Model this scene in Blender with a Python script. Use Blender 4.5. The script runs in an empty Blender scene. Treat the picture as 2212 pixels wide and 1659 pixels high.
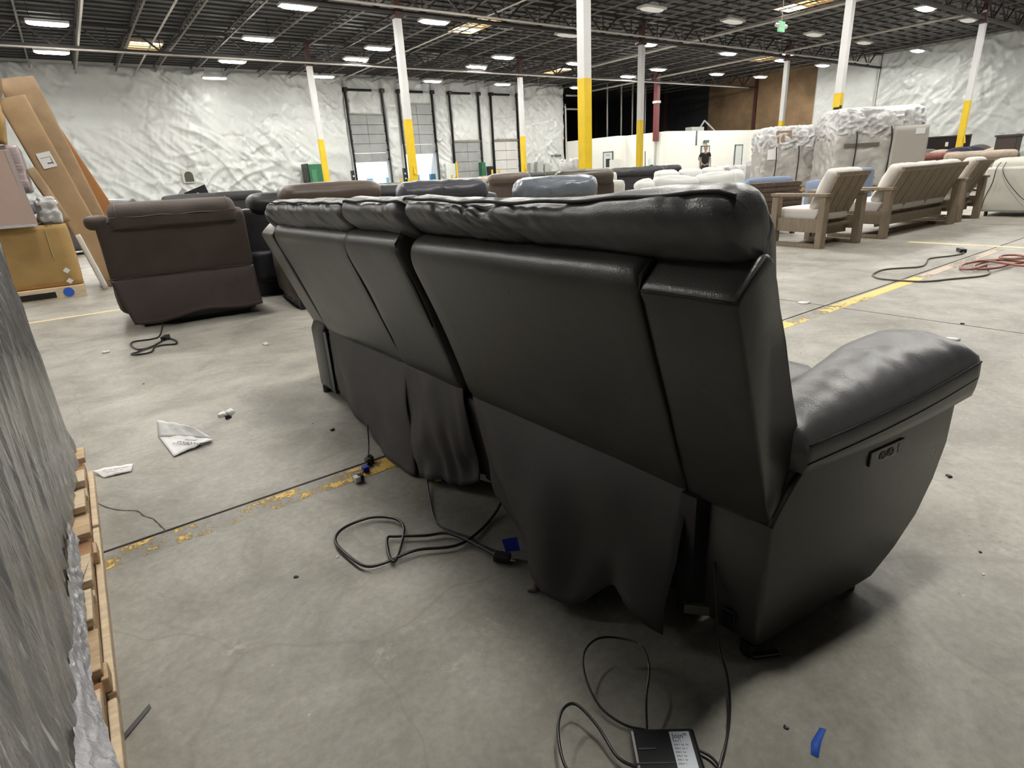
import bpy, bmesh, math, random
from mathutils import Vector, Matrix, noise
random.seed(7)
sc = bpy.context.scene
COL = sc.collection
R = math.radians

# ---------------------------------------------------------------- camera
cam = bpy.data.objects.new('camera', bpy.data.cameras.new('camera'))
COL.objects.link(cam)
rx, uy, fw = (0.80181614, -0.59503335, -0.05501078), (0.24692226, 0.2460809, 0.93726922), (0.54416934, 0.76510097, -0.34423862)
M4 = Matrix(((rx[0], uy[0], -fw[0], 0), (rx[1], uy[1], -fw[1], 0), (rx[2], uy[2], -fw[2], 1.07), (0, 0, 0, 1)))
cam.matrix_world = M4
cam.data.sensor_width = 36
cam.data.lens = 1243.87 / 2212 * 36
cam.data.clip_start = 0.02
cam.data.clip_end = 400
sc.camera = cam

# ---------------------------------------------------------------- world, sun, exposure
w = bpy.data.worlds.new('world'); sc.world = w; w.use_nodes = True
bg = w.node_tree.nodes['Background']
bg.inputs[0].default_value = (0.85, 0.93, 1.0, 1); bg.inputs[1].default_value = 2.0
sun = bpy.data.objects.new('sun', bpy.data.lights.new('sun', 'SUN')); COL.objects.link(sun)
sun.data.energy = 5.0; sun.data.angle = R(1); sun.rotation_euler = (R(42), R(15), 0)
LAMP = 150.0            # radiance of the high bay lamps
LAMPCOL = (1.0, 0.97, 0.90)
sc.view_settings.view_transform = 'Standard'
sc.view_settings.look = 'None'
sc.view_settings.gamma = 1.0
sc.view_settings.exposure = 0.12
sc.view_settings.use_curve_mapping = False
sc.cycles.max_bounces = 7
sc.cycles.diffuse_bounces = 4
sc.cycles.glossy_bounces = 3
sc.cycles.caustics_reflective = False
sc.cycles.caustics_refractive = False
sc.cycles.sample_clamp_indirect = 6.0
sc.cycles.use_denoising = True

# ---------------------------------------------------------------- materials
MATS = {}
def mat(name, col, rough=0.6, metal=0.0, var=0.0, vs=3.0, bump=0.0, bs=60.0, bd=0.004, spec=0.5, emit=None, es=0.0, alpha=1.0, col2=None, stretch=None, coat=0.0, trans=0.0, detail=3.0, bump2=0.0, bs2=8.0, rvar=0.0, sheen=0.0):
    if name in MATS: return MATS[name]
    m = bpy.data.materials.new(name); m.use_nodes = True
    nt = m.node_tree; N = nt.nodes; L = nt.links
    b = N['Principled BSDF']
    b.inputs['Base Color'].default_value = (*col, 1); b.inputs['Roughness'].default_value = rough
    b.inputs['Metallic'].default_value = metal; b.inputs['Specular IOR Level'].default_value = spec
    b.inputs['Coat Weight'].default_value = coat; b.inputs['Coat Roughness'].default_value = 0.1
    b.inputs['Transmission Weight'].default_value = trans
    b.inputs['Sheen Weight'].default_value = sheen
    if emit: b.inputs['Emission Color'].default_value = (*emit, 1); b.inputs['Emission Strength'].default_value = es
    b.inputs['Alpha'].default_value = alpha
    g = N.new('ShaderNodeNewGeometry') if False else N.new('ShaderNodeTexCoord')
    vec = g.outputs['Object']
    if stretch:
        mp = N.new('ShaderNodeMapping'); mp.inputs['Scale'].default_value = stretch
        L.new(vec, mp.inputs[0]); vec = mp.outputs[0]
    if var > 0 or col2:
        n = N.new('ShaderNodeTexNoise'); n.inputs['Scale'].default_value = vs; n.inputs['Detail'].default_value = 6; n.inputs['Roughness'].default_value = 0.65
        L.new(vec, n.inputs['Vector'])
        r = N.new('ShaderNodeValToRGB'); L.new(n.outputs[0], r.inputs[0])
        c2 = col2 or tuple(min(1, c * (1 + var)) for c in col)
        c1 = col if col2 else tuple(c * (1 - var) for c in col)
        r.color_ramp.elements[0].position = 0.33; r.color_ramp.elements[0].color = (*c1, 1)
        r.color_ramp.elements[1].position = 0.67; r.color_ramp.elements[1].color = (*c2, 1)
        L.new(r.outputs[0], b.inputs['Base Color'])
        if rvar:
            mr = N.new('ShaderNodeMapRange'); L.new(n.outputs[0], mr.inputs[0])
            mr.inputs[1].default_value = 0.3; mr.inputs[2].default_value = 0.7
            mr.inputs[3].default_value = rough - rvar; mr.inputs[4].default_value = rough + rvar
            L.new(mr.outputs[0], b.inputs['Roughness'])
    last = None
    for (st, s, d) in ((bump2, bs2, bd * 6), (bump, bs, bd)):
        if st > 0:
            n = N.new('ShaderNodeTexNoise'); n.inputs['Scale'].default_value = s; n.inputs['Detail'].default_value = detail
            L.new(vec, n.inputs['Vector'])
            bp = N.new('ShaderNodeBump'); bp.inputs['Strength'].default_value = st; bp.inputs['Distance'].default_value = d
            L.new(n.outputs[0], bp.inputs['Height'])
            if last: L.new(last.outputs[0], bp.inputs['Normal'])
            last = bp
    if last: L.new(last.outputs[0], b.inputs['Normal'])
    MATS[name] = m
    return m

def leather(name, col, rough=0.42, b=0.35, scale=260):
    if name in MATS: return MATS[name]
    m = mat(name, col, rough, var=0.18, vs=4.0, spec=0.5, rvar=0.05)
    nt = m.node_tree; N = nt.nodes; L = nt.links
    tc = N.new('ShaderNodeTexCoord'); v = N.new('ShaderNodeTexVoronoi'); v.inputs['Scale'].default_value = scale
    L.new(tc.outputs['Object'], v.inputs['Vector'])
    n = N.new('ShaderNodeTexNoise'); n.inputs['Scale'].default_value = 35; n.inputs['Detail'].default_value = 5
    L.new(tc.outputs['Object'], n.inputs['Vector'])
    b1 = N.new('ShaderNodeBump'); b1.inputs['Strength'].default_value = b; b1.inputs['Distance'].default_value = 0.0012
    L.new(v.outputs['Distance'], b1.inputs['Height'])
    b2 = N.new('ShaderNodeBump'); b2.inputs['Strength'].default_value = b * 0.6; b2.inputs['Distance'].default_value = 0.004
    L.new(n.outputs[0], b2.inputs['Height']); L.new(b1.outputs[0], b2.inputs['Normal'])
    L.new(b2.outputs[0], N['Principled BSDF'].inputs['Normal'])
    return m

def concrete():
    m = bpy.data.materials.new('concrete_floor'); m.use_nodes = True; nt = m.node_tree; N = nt.nodes; L = nt.links
    b = N['Principled BSDF']; g = N.new('ShaderNodeNewGeometry'); P = g.outputs['Position']
    def nz(s, d=5, r=0.6, dist=0.0):
        n = N.new('ShaderNodeTexNoise'); n.inputs['Scale'].default_value = s; n.inputs['Detail'].default_value = d
        n.inputs['Roughness'].default_value = r; n.inputs['Distortion'].default_value = dist; L.new(P, n.inputs['Vector']); return n.outputs[0]
    def ramp(x, stops):
        r = N.new('ShaderNodeValToRGB'); L.new(x, r.inputs[0]); e = r.color_ramp.elements
        e[0].position, e[0].color = stops[0][0], (*stops[0][1], 1); e[1].position, e[1].color = stops[1][0], (*stops[1][1], 1)
        for p, c in stops[2:]:
            k = e.new(p); k.color = (*c, 1)
        return r.outputs[0]
    def mix(f, a, c, mode='MIX'):
        x = N.new('ShaderNodeMix'); x.data_type = 'RGBA'; x.blend_type = mode
        if isinstance(f, float): x.inputs[0].default_value = f
        else: L.new(f, x.inputs[0])
        for v, s in ((a, x.inputs[6]), (c, x.inputs[7])):
            if isinstance(v, tuple): s.default_value = (*v, 1)
            else: L.new(v, s)
        return x.outputs[2]
    base = ramp(nz(0.7, 6, 0.6, 0.8), [(0.30, (0.27, 0.256, 0.228)), (0.72, (0.43, 0.418, 0.378))])
    blot = ramp(nz(2.6, 8, 0.7, 0.5), [(0.36, (0.70, 0.68, 0.66)), (0.64, (1.10, 1.10, 1.09))])
    c = mix(1.0, base, blot, 'MULTIPLY')
    white = ramp(nz(3.1, 10, 0.78, 1.4), [(0.60, (0, 0, 0)), (0.78, (1, 1, 1))])
    c = mix(white, c, (0.56, 0.54, 0.50))
    fine = ramp(nz(45, 4, 0.7), [(0.30, (0.86, 0.86, 0.86)), (0.70, (1.10, 1.10, 1.09))])
    c = mix(1.0, c, fine, 'MULTIPLY')
    dark = ramp(nz(6.5, 6, 0.75, 2.0), [(0.27, (1, 1, 1)), (0.34, (0, 0, 0))])
    c = mix(dark, c, (0.17, 0.155, 0.135))
    spk = N.new('ShaderNodeTexVoronoi'); spk.inputs['Scale'].default_value = 9; L.new(P, spk.inputs['Vector'])
    sp = ramp(spk.outputs['Distance'], [(0.0, (1, 1, 1)), (0.035, (0, 0, 0))])
    c = mix(sp, c, (0.62, 0.59, 0.53))
    vc = N.new('ShaderNodeTexVoronoi'); vc.feature = 'DISTANCE_TO_EDGE'; vc.inputs['Scale'].default_value = 0.55
    ad = N.new('ShaderNodeVectorMath'); ad.operation = 'MULTIPLY_ADD'; ns = N.new('ShaderNodeTexNoise'); ns.inputs['Scale'].default_value = 3
    L.new(P, ns.inputs['Vector']); L.new(ns.outputs[1], ad.inputs[0]); ad.inputs[1].default_value = (0.25, 0.25, 0); L.new(P, ad.inputs[2]); L.new(ad.outputs[0], vc.inputs['Vector'])
    cr = ramp(vc.outputs['Distance'], [(0.0, (0.35, 0.35, 0.35)), (0.0035, (0, 0, 0))])
    c = mix(cr, c, (0.2, 0.18, 0.15))
    L.new(c, b.inputs['Base Color'])
    rr = N.new('ShaderNodeMapRange'); L.new(nz(1.7, 7, 0.7, 0.6), rr.inputs[0]); rr.inputs[1].default_value = 0.3; rr.inputs[2].default_value = 0.7
    rr.inputs[3].default_value = 0.36; rr.inputs[4].default_value = 0.62; L.new(rr.outputs[0], b.inputs['Roughness'])
    b.inputs['Specular IOR Level'].default_value = 0.4
    bp = N.new('ShaderNodeBump'); bp.inputs['Strength'].default_value = 0.25; bp.inputs['Distance'].default_value = 0.004
    L.new(nz(30, 8, 0.7), bp.inputs['Height']); L.new(bp.outputs[0], b.inputs['Normal'])
    return m

def worn_paint(name, col, keep=0.5, scale=9):
    m = bpy.data.materials.new(name); m.use_nodes = True; nt = m.node_tree; N = nt.nodes; L = nt.links
    b = N['Principled BSDF']; b.inputs['Base Color'].default_value = (*col, 1); b.inputs['Roughness'].default_value = 0.55
    g = N.new('ShaderNodeNewGeometry')
    n = N.new('ShaderNodeTexNoise'); n.inputs['Scale'].default_value = scale; n.inputs['Detail'].default_value = 8; n.inputs['Roughness'].default_value = 0.8
    n2 = N.new('ShaderNodeTexNoise'); n2.inputs['Scale'].default_value = 1.1; n2.inputs['Detail'].default_value = 2
    L.new(g.outputs['Position'], n.inputs['Vector']); L.new(g.outputs['Position'], n2.inputs['Vector'])
    a = N.new('ShaderNodeMath'); a.operation = 'ADD'; L.new(n.outputs[0], a.inputs[0]); L.new(n2.outputs[0], a.inputs[1])
    r = N.new('ShaderNodeValToRGB'); L.new(a.outputs[0], r.inputs[0])
    t = 1.0 + (0.5 - keep) * 0.4
    r.color_ramp.elements[0].position = min(.99, (t - 0.03) * 0.5 + 0.5 * 0.5 - 0.25 + 0.25) if False else max(0.0, min(0.97, t / 1.0 - 0.02)); r.color_ramp.elements[1].position = min(1.0, max(0.03, t + 0.02))
    h = N.new('ShaderNodeMath'); h.operation = 'MULTIPLY'; L.new(a.outputs[0], h.inputs[0]); h.inputs[1].default_value = 0.9
    L.new(h.outputs[0], r.inputs[0])
    r.color_ramp.elements[0].position = 0.9 * t - 0.03; r.color_ramp.elements[1].position = 0.9 * t + 0.03
    L.new(r.outputs[0], b.inputs['Alpha'])
    return m

M = dict(
    floor=concrete(),
    jointfill=mat('joint_filler', (0.05, 0.045, 0.04), 0.9),
    insul=mat('white_vinyl_insulation', (0.61, 0.63, 0.625), 0.36, var=0.04, vs=1.5, bump=0.25, bs=14, bd=0.012),
    brown=mat('brown_bare_wall', (0.20, 0.13, 0.07), 0.85, var=0.35, vs=0.5, bump=0.2, bs=20),
    darkwall=mat('dark_wall', (0.012, 0.012, 0.014), 0.8, var=0.4, vs=0.7),
    deck=mat('dark_roof_deck', (0.062, 0.062, 0.065), 0.5, var=0.3, vs=2.0),
    purlin=mat('dark_sub_purlin', (0.04, 0.038, 0.038), 0.7),
    joist=mat('grey_steel_joist', (0.17, 0.157, 0.148), 0.6, var=0.2, vs=3),
    webrod=mat('dark_web_rod', (0.16, 0.13, 0.12), 0.6),
    truss=mat('black_steel_truss', (0.022, 0.017, 0.017), 0.6),
    pipe=mat('pale_pipe', (0.55, 0.52, 0.48), 0.5, var=0.1, vs=3),
    colw=mat('white_column_paint', (0.62, 0.62, 0.62), 0.4, var=0.04, vs=2),
    coly=mat('yellow_column_paint', (0.72, 0.50, 0.02), 0.4, var=0.08, vs=3),
    colr=mat('dark_red_steel', (0.06, 0.018, 0.016), 0.6),
    office=mat('office_drywall', (0.88, 0.88, 0.83), 0.7, var=0.02, vs=1),
    lampw=mat('lamp_housing', (0.6, 0.6, 0.58), 0.4),
    lampe=mat('lamp_diffuser', (0.9, 0.9, 0.9), 0.5, emit=LAMPCOL, es=LAMP),
    lampdim=mat('lamp_diffuser_dimmer', (0.9, 0.9, 0.9), 0.5, emit=LAMPCOL, es=LAMP * .35),
    lampoff=mat('lamp_diffuser_off_faint_glow', (0.75, 0.74, 0.70), 0.5, emit=(1, 0.97, 0.9), es=0.25),  # unlit diffuser, given a faint glow of its own
    sky=mat('skylight_pane_sunlit_glow', (0.9, 0.8, 0.6), 0.5, emit=(1.0, 0.72, 0.34), es=1.3),
    skyw=mat('skylight_bright_pane', (0.9, 0.9, 0.85), 0.5, emit=(1.0, 0.96, 0.88), es=12.0),
    wood=mat('pallet_pine', (0.60, 0.43, 0.26), 0.7, var=0.22, vs=7, stretch=(1, 6, 6), bump=0.3, bs=40),
    wood2=mat('pallet_pine_pale', (0.74, 0.59, 0.40), 0.7, var=0.15, vs=9, stretch=(1, 6, 6), bump=0.3, bs=40),
    wood3=mat('pallet_pine_reddish', (0.46, 0.25, 0.12), 0.7, var=0.2, vs=9, stretch=(1, 6, 6), bump=0.3, bs=40),
    card=mat('brown_cardboard', (0.40, 0.27, 0.15), 0.8, var=0.12, vs=2.5, bump=0.2, bs=25),
    card2=mat('tan_cardboard', (0.36, 0.25, 0.15), 0.8, var=0.18, vs=3.5, bump=0.2, bs=25),
    card3=mat('orange_brown_board', (0.30, 0.13, 0.035), 0.6, var=0.15, vs=1.2, stretch=(6, 6, 1)),
    ochre=mat('ochre_cardboard', (0.42, 0.27, 0.10), 0.75, var=0.12, vs=3),
    pink=mat('pinkish_brown_sheet', (0.36, 0.26, 0.22), 0.6, var=0.05, vs=2),
    paper=mat('white_paper', (0.80, 0.80, 0.80), 0.7),
    black=mat('black_plastic', (0.012, 0.012, 0.014), 0.35),
    blackm=mat('black_metal', (0.02, 0.02, 0.02), 0.4, metal=0.6),
    cable=mat('black_cable_rubber', (0.012, 0.012, 0.012), 0.3),
    greyc=mat('grey_cable_rubber', (0.16, 0.13, 0.12), 0.5),
    red=mat('faded_red_cable', (0.35, 0.14, 0.11), 0.5),
    blue=mat('blue_tape', (0.03, 0.12, 0.55), 0.5),
    bluer=mat('royal_blue_tag', (0.01, 0.03, 0.45), 0.5),
    yel=mat('yellow_tag', (0.75, 0.65, 0.02), 0.5),
    steel=mat('bare_steel', (0.45, 0.45, 0.44), 0.35, metal=0.9),
    teak=mat('weathered_teak', (0.255, 0.200, 0.145), 0.65, var=0.18, vs=5, stretch=(5, 5, 1), bump=0.2, bs=30),
    cush=mat('off_white_outdoor_fabric', (0.74, 0.70, 0.66), 0.85, var=0.03, vs=3, bump=0.25, bs=120),
    cream=mat('cream_fabric', (0.66, 0.64, 0.58), 0.9, var=0.04, vs=4, bump=0.3, bs=120),
    greyf=mat('pale_grey_fabric', (0.62, 0.62, 0.60), 0.9, var=0.05, vs=4, bump=0.3, bs=90),
    bluef=mat('slate_blue_fabric', (0.20, 0.25, 0.36), 0.85, var=0.05, vs=4),
    wick=mat('brown_wicker', (0.10, 0.07, 0.05), 0.6, var=0.35, vs=22, bump=0.8, bs=60, bd=0.01),
    galv=mat('grey_dock_door', (0.30, 0.31, 0.31), 0.6, var=0.12, vs=1.6),
    galv2=mat('pale_dock_door', (0.60, 0.60, 0.58), 0.6, var=0.06, vs=1.6),
    ext=mat('outdoor_white_stucco', (0.85, 0.87, 0.88), 0.8),
    extw=mat('outdoor_window_glass', (0.10, 0.22, 0.32), 0.15),
    asph=mat('outdoor_paving', (0.45, 0.45, 0.45), 0.9),
    green=mat('dark_green_steel', (0.02, 0.13, 0.06), 0.5, var=0.15, vs=3),
    egrey=mat('grey_cabinet_paint', (0.42, 0.44, 0.42), 0.5),
    frame=mat('grey_door_frame', (0.09, 0.12, 0.12), 0.5),
    doorp=mat('pale_door_leaf', (0.66, 0.70, 0.70), 0.5),
    glassd=mat('dark_window_glass', (0.03, 0.04, 0.04), 0.1),
    exitg=mat('green_exit_panel', (0.25, 0.6, 0.35), 0.4, emit=(0.2, 0.8, 0.4), es=0.25),
    skin=mat('skin', (0.45, 0.28, 0.20), 0.55), shirt=mat('black_shirt', (0.012, 0.012, 0.013), 0.8), trous=mat('dark_trousers', (0.03, 0.03, 0.035), 0.8), hair=mat('dark_grey_hair', (0.10, 0.09, 0.08), 0.8),
)
LE = dict(
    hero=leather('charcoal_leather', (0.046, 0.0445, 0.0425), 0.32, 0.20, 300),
    herotop=leather('charcoal_leather_lit', (0.078, 0.076, 0.081), 0.34, 0.25, 300),  # same leather made paler and bluer for light on its upper surfaces
    herofab=mat('dark_grey_backing_cloth', (0.056, 0.050, 0.050), 0.72, var=0.1, vs=3, bump=0.3, bs=300, bd=0.001),
    brown=leather('dark_brown_suede', (0.062, 0.043, 0.034), 0.68, 0.5, 120),
    brown2=leather('brown_suede_flap', (0.058, 0.040, 0.034), 0.6, 0.4, 120),
    dark=leather('near_black_leather', (0.026, 0.026, 0.030), 0.42, 0.3, 160),
    grey=leather('smoky_grey_leather', (0.085, 0.085, 0.10), 0.32, 0.4, 120),
    lgrey=leather('silvery_grey_leather', (0.20, 0.22, 0.26), 0.28, 0.4, 90),
    tan=leather('taupe_leather', (0.115, 0.085, 0.070), 0.42, 0.3, 120),
    choc=leather('chocolate_leather', (0.075, 0.056, 0.043), 0.42, 0.3, 120),
    olive=leather('olive_grey_fabric', (0.11, 0.11, 0.08), 0.8, 0.2, 60),
    navy=leather('navy_fabric', (0.02, 0.024, 0.05), 0.8, 0.2, 60),
    redf=leather('dusty_red_fabric', (0.22, 0.09, 0.08), 0.8, 0.2, 60),
    beige=leather('beige_fabric', (0.45, 0.37, 0.30), 0.8, 0.2, 60),
)
THREAD = mat('black_seam_thread', (0.008, 0.008, 0.008), 0.7)

def film(name, base, streak=(30, 30, 3), rough=0.16, bstr=0.9, c2=None, bd=0.02, sc_=1.0, fine=False):
    m = bpy.data.materials.new(name); m.use_nodes = True; nt = m.node_tree; N = nt.nodes; L = nt.links
    b = N['Principled BSDF']; tc = N.new('ShaderNodeTexCoord')
    n0 = N.new('ShaderNodeTexNoise'); n0.inputs['Scale'].default_value = 1.6 * sc_; n0.inputs['Detail'].default_value = 4; L.new(tc.outputs['Object'], n0.inputs['Vector'])
    r = N.new('ShaderNodeValToRGB'); L.new(n0.outputs[0], r.inputs[0]); r.color_ramp.elements[0].position = 0.4; r.color_ramp.elements[1].position = 0.6
    r.color_ramp.elements[0].color = (*base, 1); r.color_ramp.elements[1].color = (*(c2 or tuple(x * 1.35 for x in base)), 1)
    L.new(r.outputs[0], b.inputs['Base Color']); b.inputs['Roughness'].default_value = 0.45
    b.inputs['Coat Weight'].default_value = 1.0; b.inputs['Coat Roughness'].default_value = rough
    mp = N.new('ShaderNodeMapping'); mp.inputs['Scale'].default_value = streak; mp.inputs['Rotation'].default_value = (0.33, 0.0, 0.0)
    L.new(tc.outputs['Object'], mp.inputs[0])
    n = N.new('ShaderNodeTexNoise'); n.inputs['Scale'].default_value = 1.0; n.inputs['Detail'].default_value = 5; n.inputs['Roughness'].default_value = 0.6; n.inputs['Distortion'].default_value = 0.5
    L.new(mp.outputs[0], n.inputs['Vector'])
    bp = N.new('ShaderNodeBump'); bp.inputs['Strength'].default_value = bstr; bp.inputs['Distance'].default_value = bd
    L.new(n.outputs[0], bp.inputs['Height']); L.new(bp.outputs[0], b.inputs['Coat Normal'])
    if fine:  # white streaks in the base colour: milky folds plus painted lamp glints
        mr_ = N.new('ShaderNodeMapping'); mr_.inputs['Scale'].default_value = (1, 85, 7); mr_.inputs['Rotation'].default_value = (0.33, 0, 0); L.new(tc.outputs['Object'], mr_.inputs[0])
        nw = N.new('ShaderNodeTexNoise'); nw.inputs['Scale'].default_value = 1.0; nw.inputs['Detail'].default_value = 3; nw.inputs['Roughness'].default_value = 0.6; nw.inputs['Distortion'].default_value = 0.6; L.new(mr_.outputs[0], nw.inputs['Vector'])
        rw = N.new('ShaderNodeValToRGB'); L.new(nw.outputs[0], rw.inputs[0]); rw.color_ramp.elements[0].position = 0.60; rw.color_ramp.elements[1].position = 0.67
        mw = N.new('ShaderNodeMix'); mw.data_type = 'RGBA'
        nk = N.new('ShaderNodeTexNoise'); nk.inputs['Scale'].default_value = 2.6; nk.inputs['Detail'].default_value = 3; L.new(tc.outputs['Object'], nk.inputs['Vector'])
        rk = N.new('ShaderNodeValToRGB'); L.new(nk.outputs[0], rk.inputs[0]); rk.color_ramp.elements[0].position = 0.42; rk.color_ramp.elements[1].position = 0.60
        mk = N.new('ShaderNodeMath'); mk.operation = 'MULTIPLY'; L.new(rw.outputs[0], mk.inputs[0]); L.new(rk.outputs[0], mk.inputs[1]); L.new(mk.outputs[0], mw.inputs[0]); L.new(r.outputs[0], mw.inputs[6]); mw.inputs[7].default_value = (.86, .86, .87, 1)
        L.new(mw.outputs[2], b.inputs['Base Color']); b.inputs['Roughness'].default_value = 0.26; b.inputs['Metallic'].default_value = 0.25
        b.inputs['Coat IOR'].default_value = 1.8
    bp2 = N.new('ShaderNodeBump'); bp2.inputs['Strength'].default_value = bstr * 0.4; bp2.inputs['Distance'].default_value = bd
    L.new(n.outputs[0], bp2.inputs['Height']); L.new(bp2.outputs[0], b.inputs['Normal'])
    return m
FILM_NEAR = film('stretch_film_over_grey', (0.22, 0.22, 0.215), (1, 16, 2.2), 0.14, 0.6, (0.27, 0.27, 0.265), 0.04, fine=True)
FILM_BAG = film('clear_plastic_bag', (0.36, 0.35, 0.33), (5, 5, 9), 0.12, 1.0, (0.52, 0.50, 0.47), 0.05)
FILM_CRUM = film('crumpled_plastic', (0.50, 0.50, 0.50), (9, 9, 9), 0.1, 1.0, (0.68, 0.68, 0.69), 0.08)
FILM_EDGE = film('loose_clear_film', (0.42, 0.42, 0.44), (24, 24, 24), 0.08, 1.0, (0.62, 0.62, 0.66), 0.03)
FILM_PINK = film('pinkish_stretch_film', (0.24, 0.17, 0.17), (2, 2, 22), 0.15, 0.8, (0.40, 0.32, 0.33), 0.03)

# ---------------------------------------------------------------- mesh helpers
class MB:
    def __init__(s): s.v = []; s.f = []
    def add(s, vs, fs):
        k = len(s.v); s.v += [tuple(v) for v in vs]; s.f += [tuple(i + k for i in f) for f in fs]; return s
    def box(s, x0, x1, y0, y1, z0, z1):
        return s.add([(x0, y0, z0), (x1, y0, z0), (x1, y1, z0), (x0, y1, z0), (x0, y0, z1), (x1, y0, z1), (x1, y1, z1), (x0, y1, z1)],
                     [(0, 3, 2, 1), (4, 5, 6, 7), (0, 1, 5, 4), (1, 2, 6, 5), (2, 3, 7, 6), (3, 0, 4, 7)])
    def bar(s, a, b, w, h=None, up=(0, 0, 1)):
        h = h or w; a = Vector(a); b = Vector(b); d = (b - a).normalized(); u = Vector(up)
        if abs(d.dot(u)) > .98: u = Vector((1, 0, 0))
        sd = d.cross(u).normalized(); u = sd.cross(d)
        vs = [p + sd * sx * w / 2 + u * sz * h / 2 for p in (a, b) for sx, sz in ((-1, -1), (1, -1), (1, 1), (-1, 1))]
        return s.add(vs, [(0, 1, 2, 3), (7, 6, 5, 4), (0, 4, 5, 1), (1, 5, 6, 2), (2, 6, 7, 3), (3, 7, 4, 0)])
    def cyl(s, a, b, r, n=12, r2=None):
        a = Vector(a); b = Vector(b); d = (b - a).normalized(); u = Vector((0, 0, 1)) if abs(d.z) < .9 else Vector((1, 0, 0))
        x = d.cross(u).normalized(); y = d.cross(x); r2 = r if r2 is None else r2
        vs = [a + (x * math.cos(t) + y * math.sin(t)) * r for t in [2 * math.pi * i / n for i in range(n)]] + [b + (x * math.cos(t) + y * math.sin(t)) * r2 for t in [2 * math.pi * i / n for i in range(n)]]
        return s.add(vs, [(i, (i + 1) % n, n + (i + 1) % n, n + i) for i in range(n)] + [tuple(range(n))[::-1], tuple(range(n, 2 * n))])
    def tube(s, pts, r, n=6, closed=False):
        pts = [Vector(p) for p in pts]; k = len(pts); vs = []
        for i, p in enumerate(pts):
            d = (pts[min(i + 1, k - 1)] - pts[max(i - 1, 0)])
            d = d.normalized() if d.length > 1e-9 else Vector((1, 0, 0))
            u = Vector((0, 0, 1)) if abs(d.z) < .95 else Vector((1, 0, 0))
            x = d.cross(u).normalized(); y = d.cross(x)
            vs += [p + (x * math.cos(2 * math.pi * j / n) + y * math.sin(2 * math.pi * j / n)) * r for j in range(n)]
        fs = [(i * n + j, i * n + (j + 1) % n, (i + 1) * n + (j + 1) % n, (i + 1) * n + j) for i in range(k - 1) for j in range(n)]
        fs += [tuple(range(n))[::-1], tuple(range((k - 1) * n, k * n))]
        return s.add(vs, fs)
    def loft(s, secs, cap=True, closed=True):
        n = len(secs[0]); vs = [p for q in secs for p in q]; m = len(secs)
        rng = n if closed else n - 1
        fs = [(i * n + j, i * n + (j + 1) % n, (i + 1) * n + (j + 1) % n, (i + 1) * n + j) for i in range(m - 1) for j in range(rng)]
        if cap and closed: fs += [tuple(range(n))[::-1], tuple(range((m - 1) * n, m * n))]
        return s.add(vs, fs)
    def grid(s, fn, nu, nv):
        vs = [fn(i / nu, j / nv) for j in range(nv + 1) for i in range(nu + 1)]
        fs = [(j * (nu + 1) + i, j * (nu + 1) + i + 1, (j + 1) * (nu + 1) + i + 1, (j + 1) * (nu + 1) + i) for j in range(nv) for i in range(nu)]
        return s.add(vs, fs)
    def prism(s, poly, d):      # poly: list of Vectors, extruded by vector d
        n = len(poly); vs = [Vector(p) for p in poly] + [Vector(p) + Vector(d) for p in poly]
        return s.add(vs, [tuple(range(n))[::-1], tuple(range(n, 2 * n))] + [(i, (i + 1) % n, n + (i + 1) % n, n + i) for i in range(n)])
    def mesh(s, name, m, smooth=False):
        me = bpy.data.meshes.new(name); me.from_pydata([tuple(v) for v in s.v], [], s.f)
        b = bmesh.new(); b.from_mesh(me); bmesh.ops.recalc_face_normals(b, faces=b.faces); b.to_mesh(me); b.free()
        if smooth: me.polygons.foreach_set('use_smooth', [True] * len(me.polygons))
        if m: me.materials.append(m)
        return me
    def build(s, name, m, parent=None, smooth=False, bevel=0, sub=0, solid=0, kind=None, label=None):
        o = bpy.data.objects.new(name, s.mesh(name, m, smooth)); COL.objects.link(o)
        if parent: o.parent = parent
        if solid:
            x = o.modifiers.new('s', 'SOLIDIFY'); x.thickness = solid; x.offset = 0
        if bevel:
            x = o.modifiers.new('b', 'BEVEL'); x.width = bevel; x.segments = 2; x.limit_method = 'ANGLE'; x.angle_limit = R(40)
        if sub:
            x = o.modifiers.new('u', 'SUBSURF'); x.levels = sub; x.render_levels = sub
        if kind: o['kind'] = kind
        if label: o['label'] = label
        return o

def empty(name, loc=(0, 0, 0), rz=0.0):
    o = bpy.data.objects.new(name, None); COL.objects.link(o); o.location = loc; o.rotation_euler = (0, 0, rz); o.empty_display_size = .1
    return o
def tag(o, label, cat, group=None, kind=None):
    o['label'] = label; o['category'] = cat
    if group: o['group'] = group
    if kind: o['kind'] = kind
    return o
def copy_tree(o, parent=None):
    c = o.copy(); COL.objects.link(c); c.parent = parent
    for ch in list(o.children): copy_tree(ch, c)
    return c
def place(name, me, parent, loc=(0, 0, 0), rot=(0, 0, 0)):
    o = bpy.data.objects.new(name, me); COL.objects.link(o); o.parent = parent; o.location = loc; o.rotation_euler = rot; return o

def spline(pts, k=6, closed=False):
    pts = [Vector(p) for p in pts]; out = []
    n = len(pts)
    for i in range(n - 1):
        p0, p1, p2, p3 = pts[max(i - 1, 0)], pts[i], pts[i + 1], pts[min(i + 2, n - 1)]
        for j in range(k):
            t = j / k
            out.append(0.5 * ((2 * p1) + (-p0 + p2) * t + (2 * p0 - 5 * p1 + 4 * p2 - p3) * t * t + (-p0 + 3 * p1 - 3 * p2 + p3) * t ** 3))
    out.append(pts[-1]); return out

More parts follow.
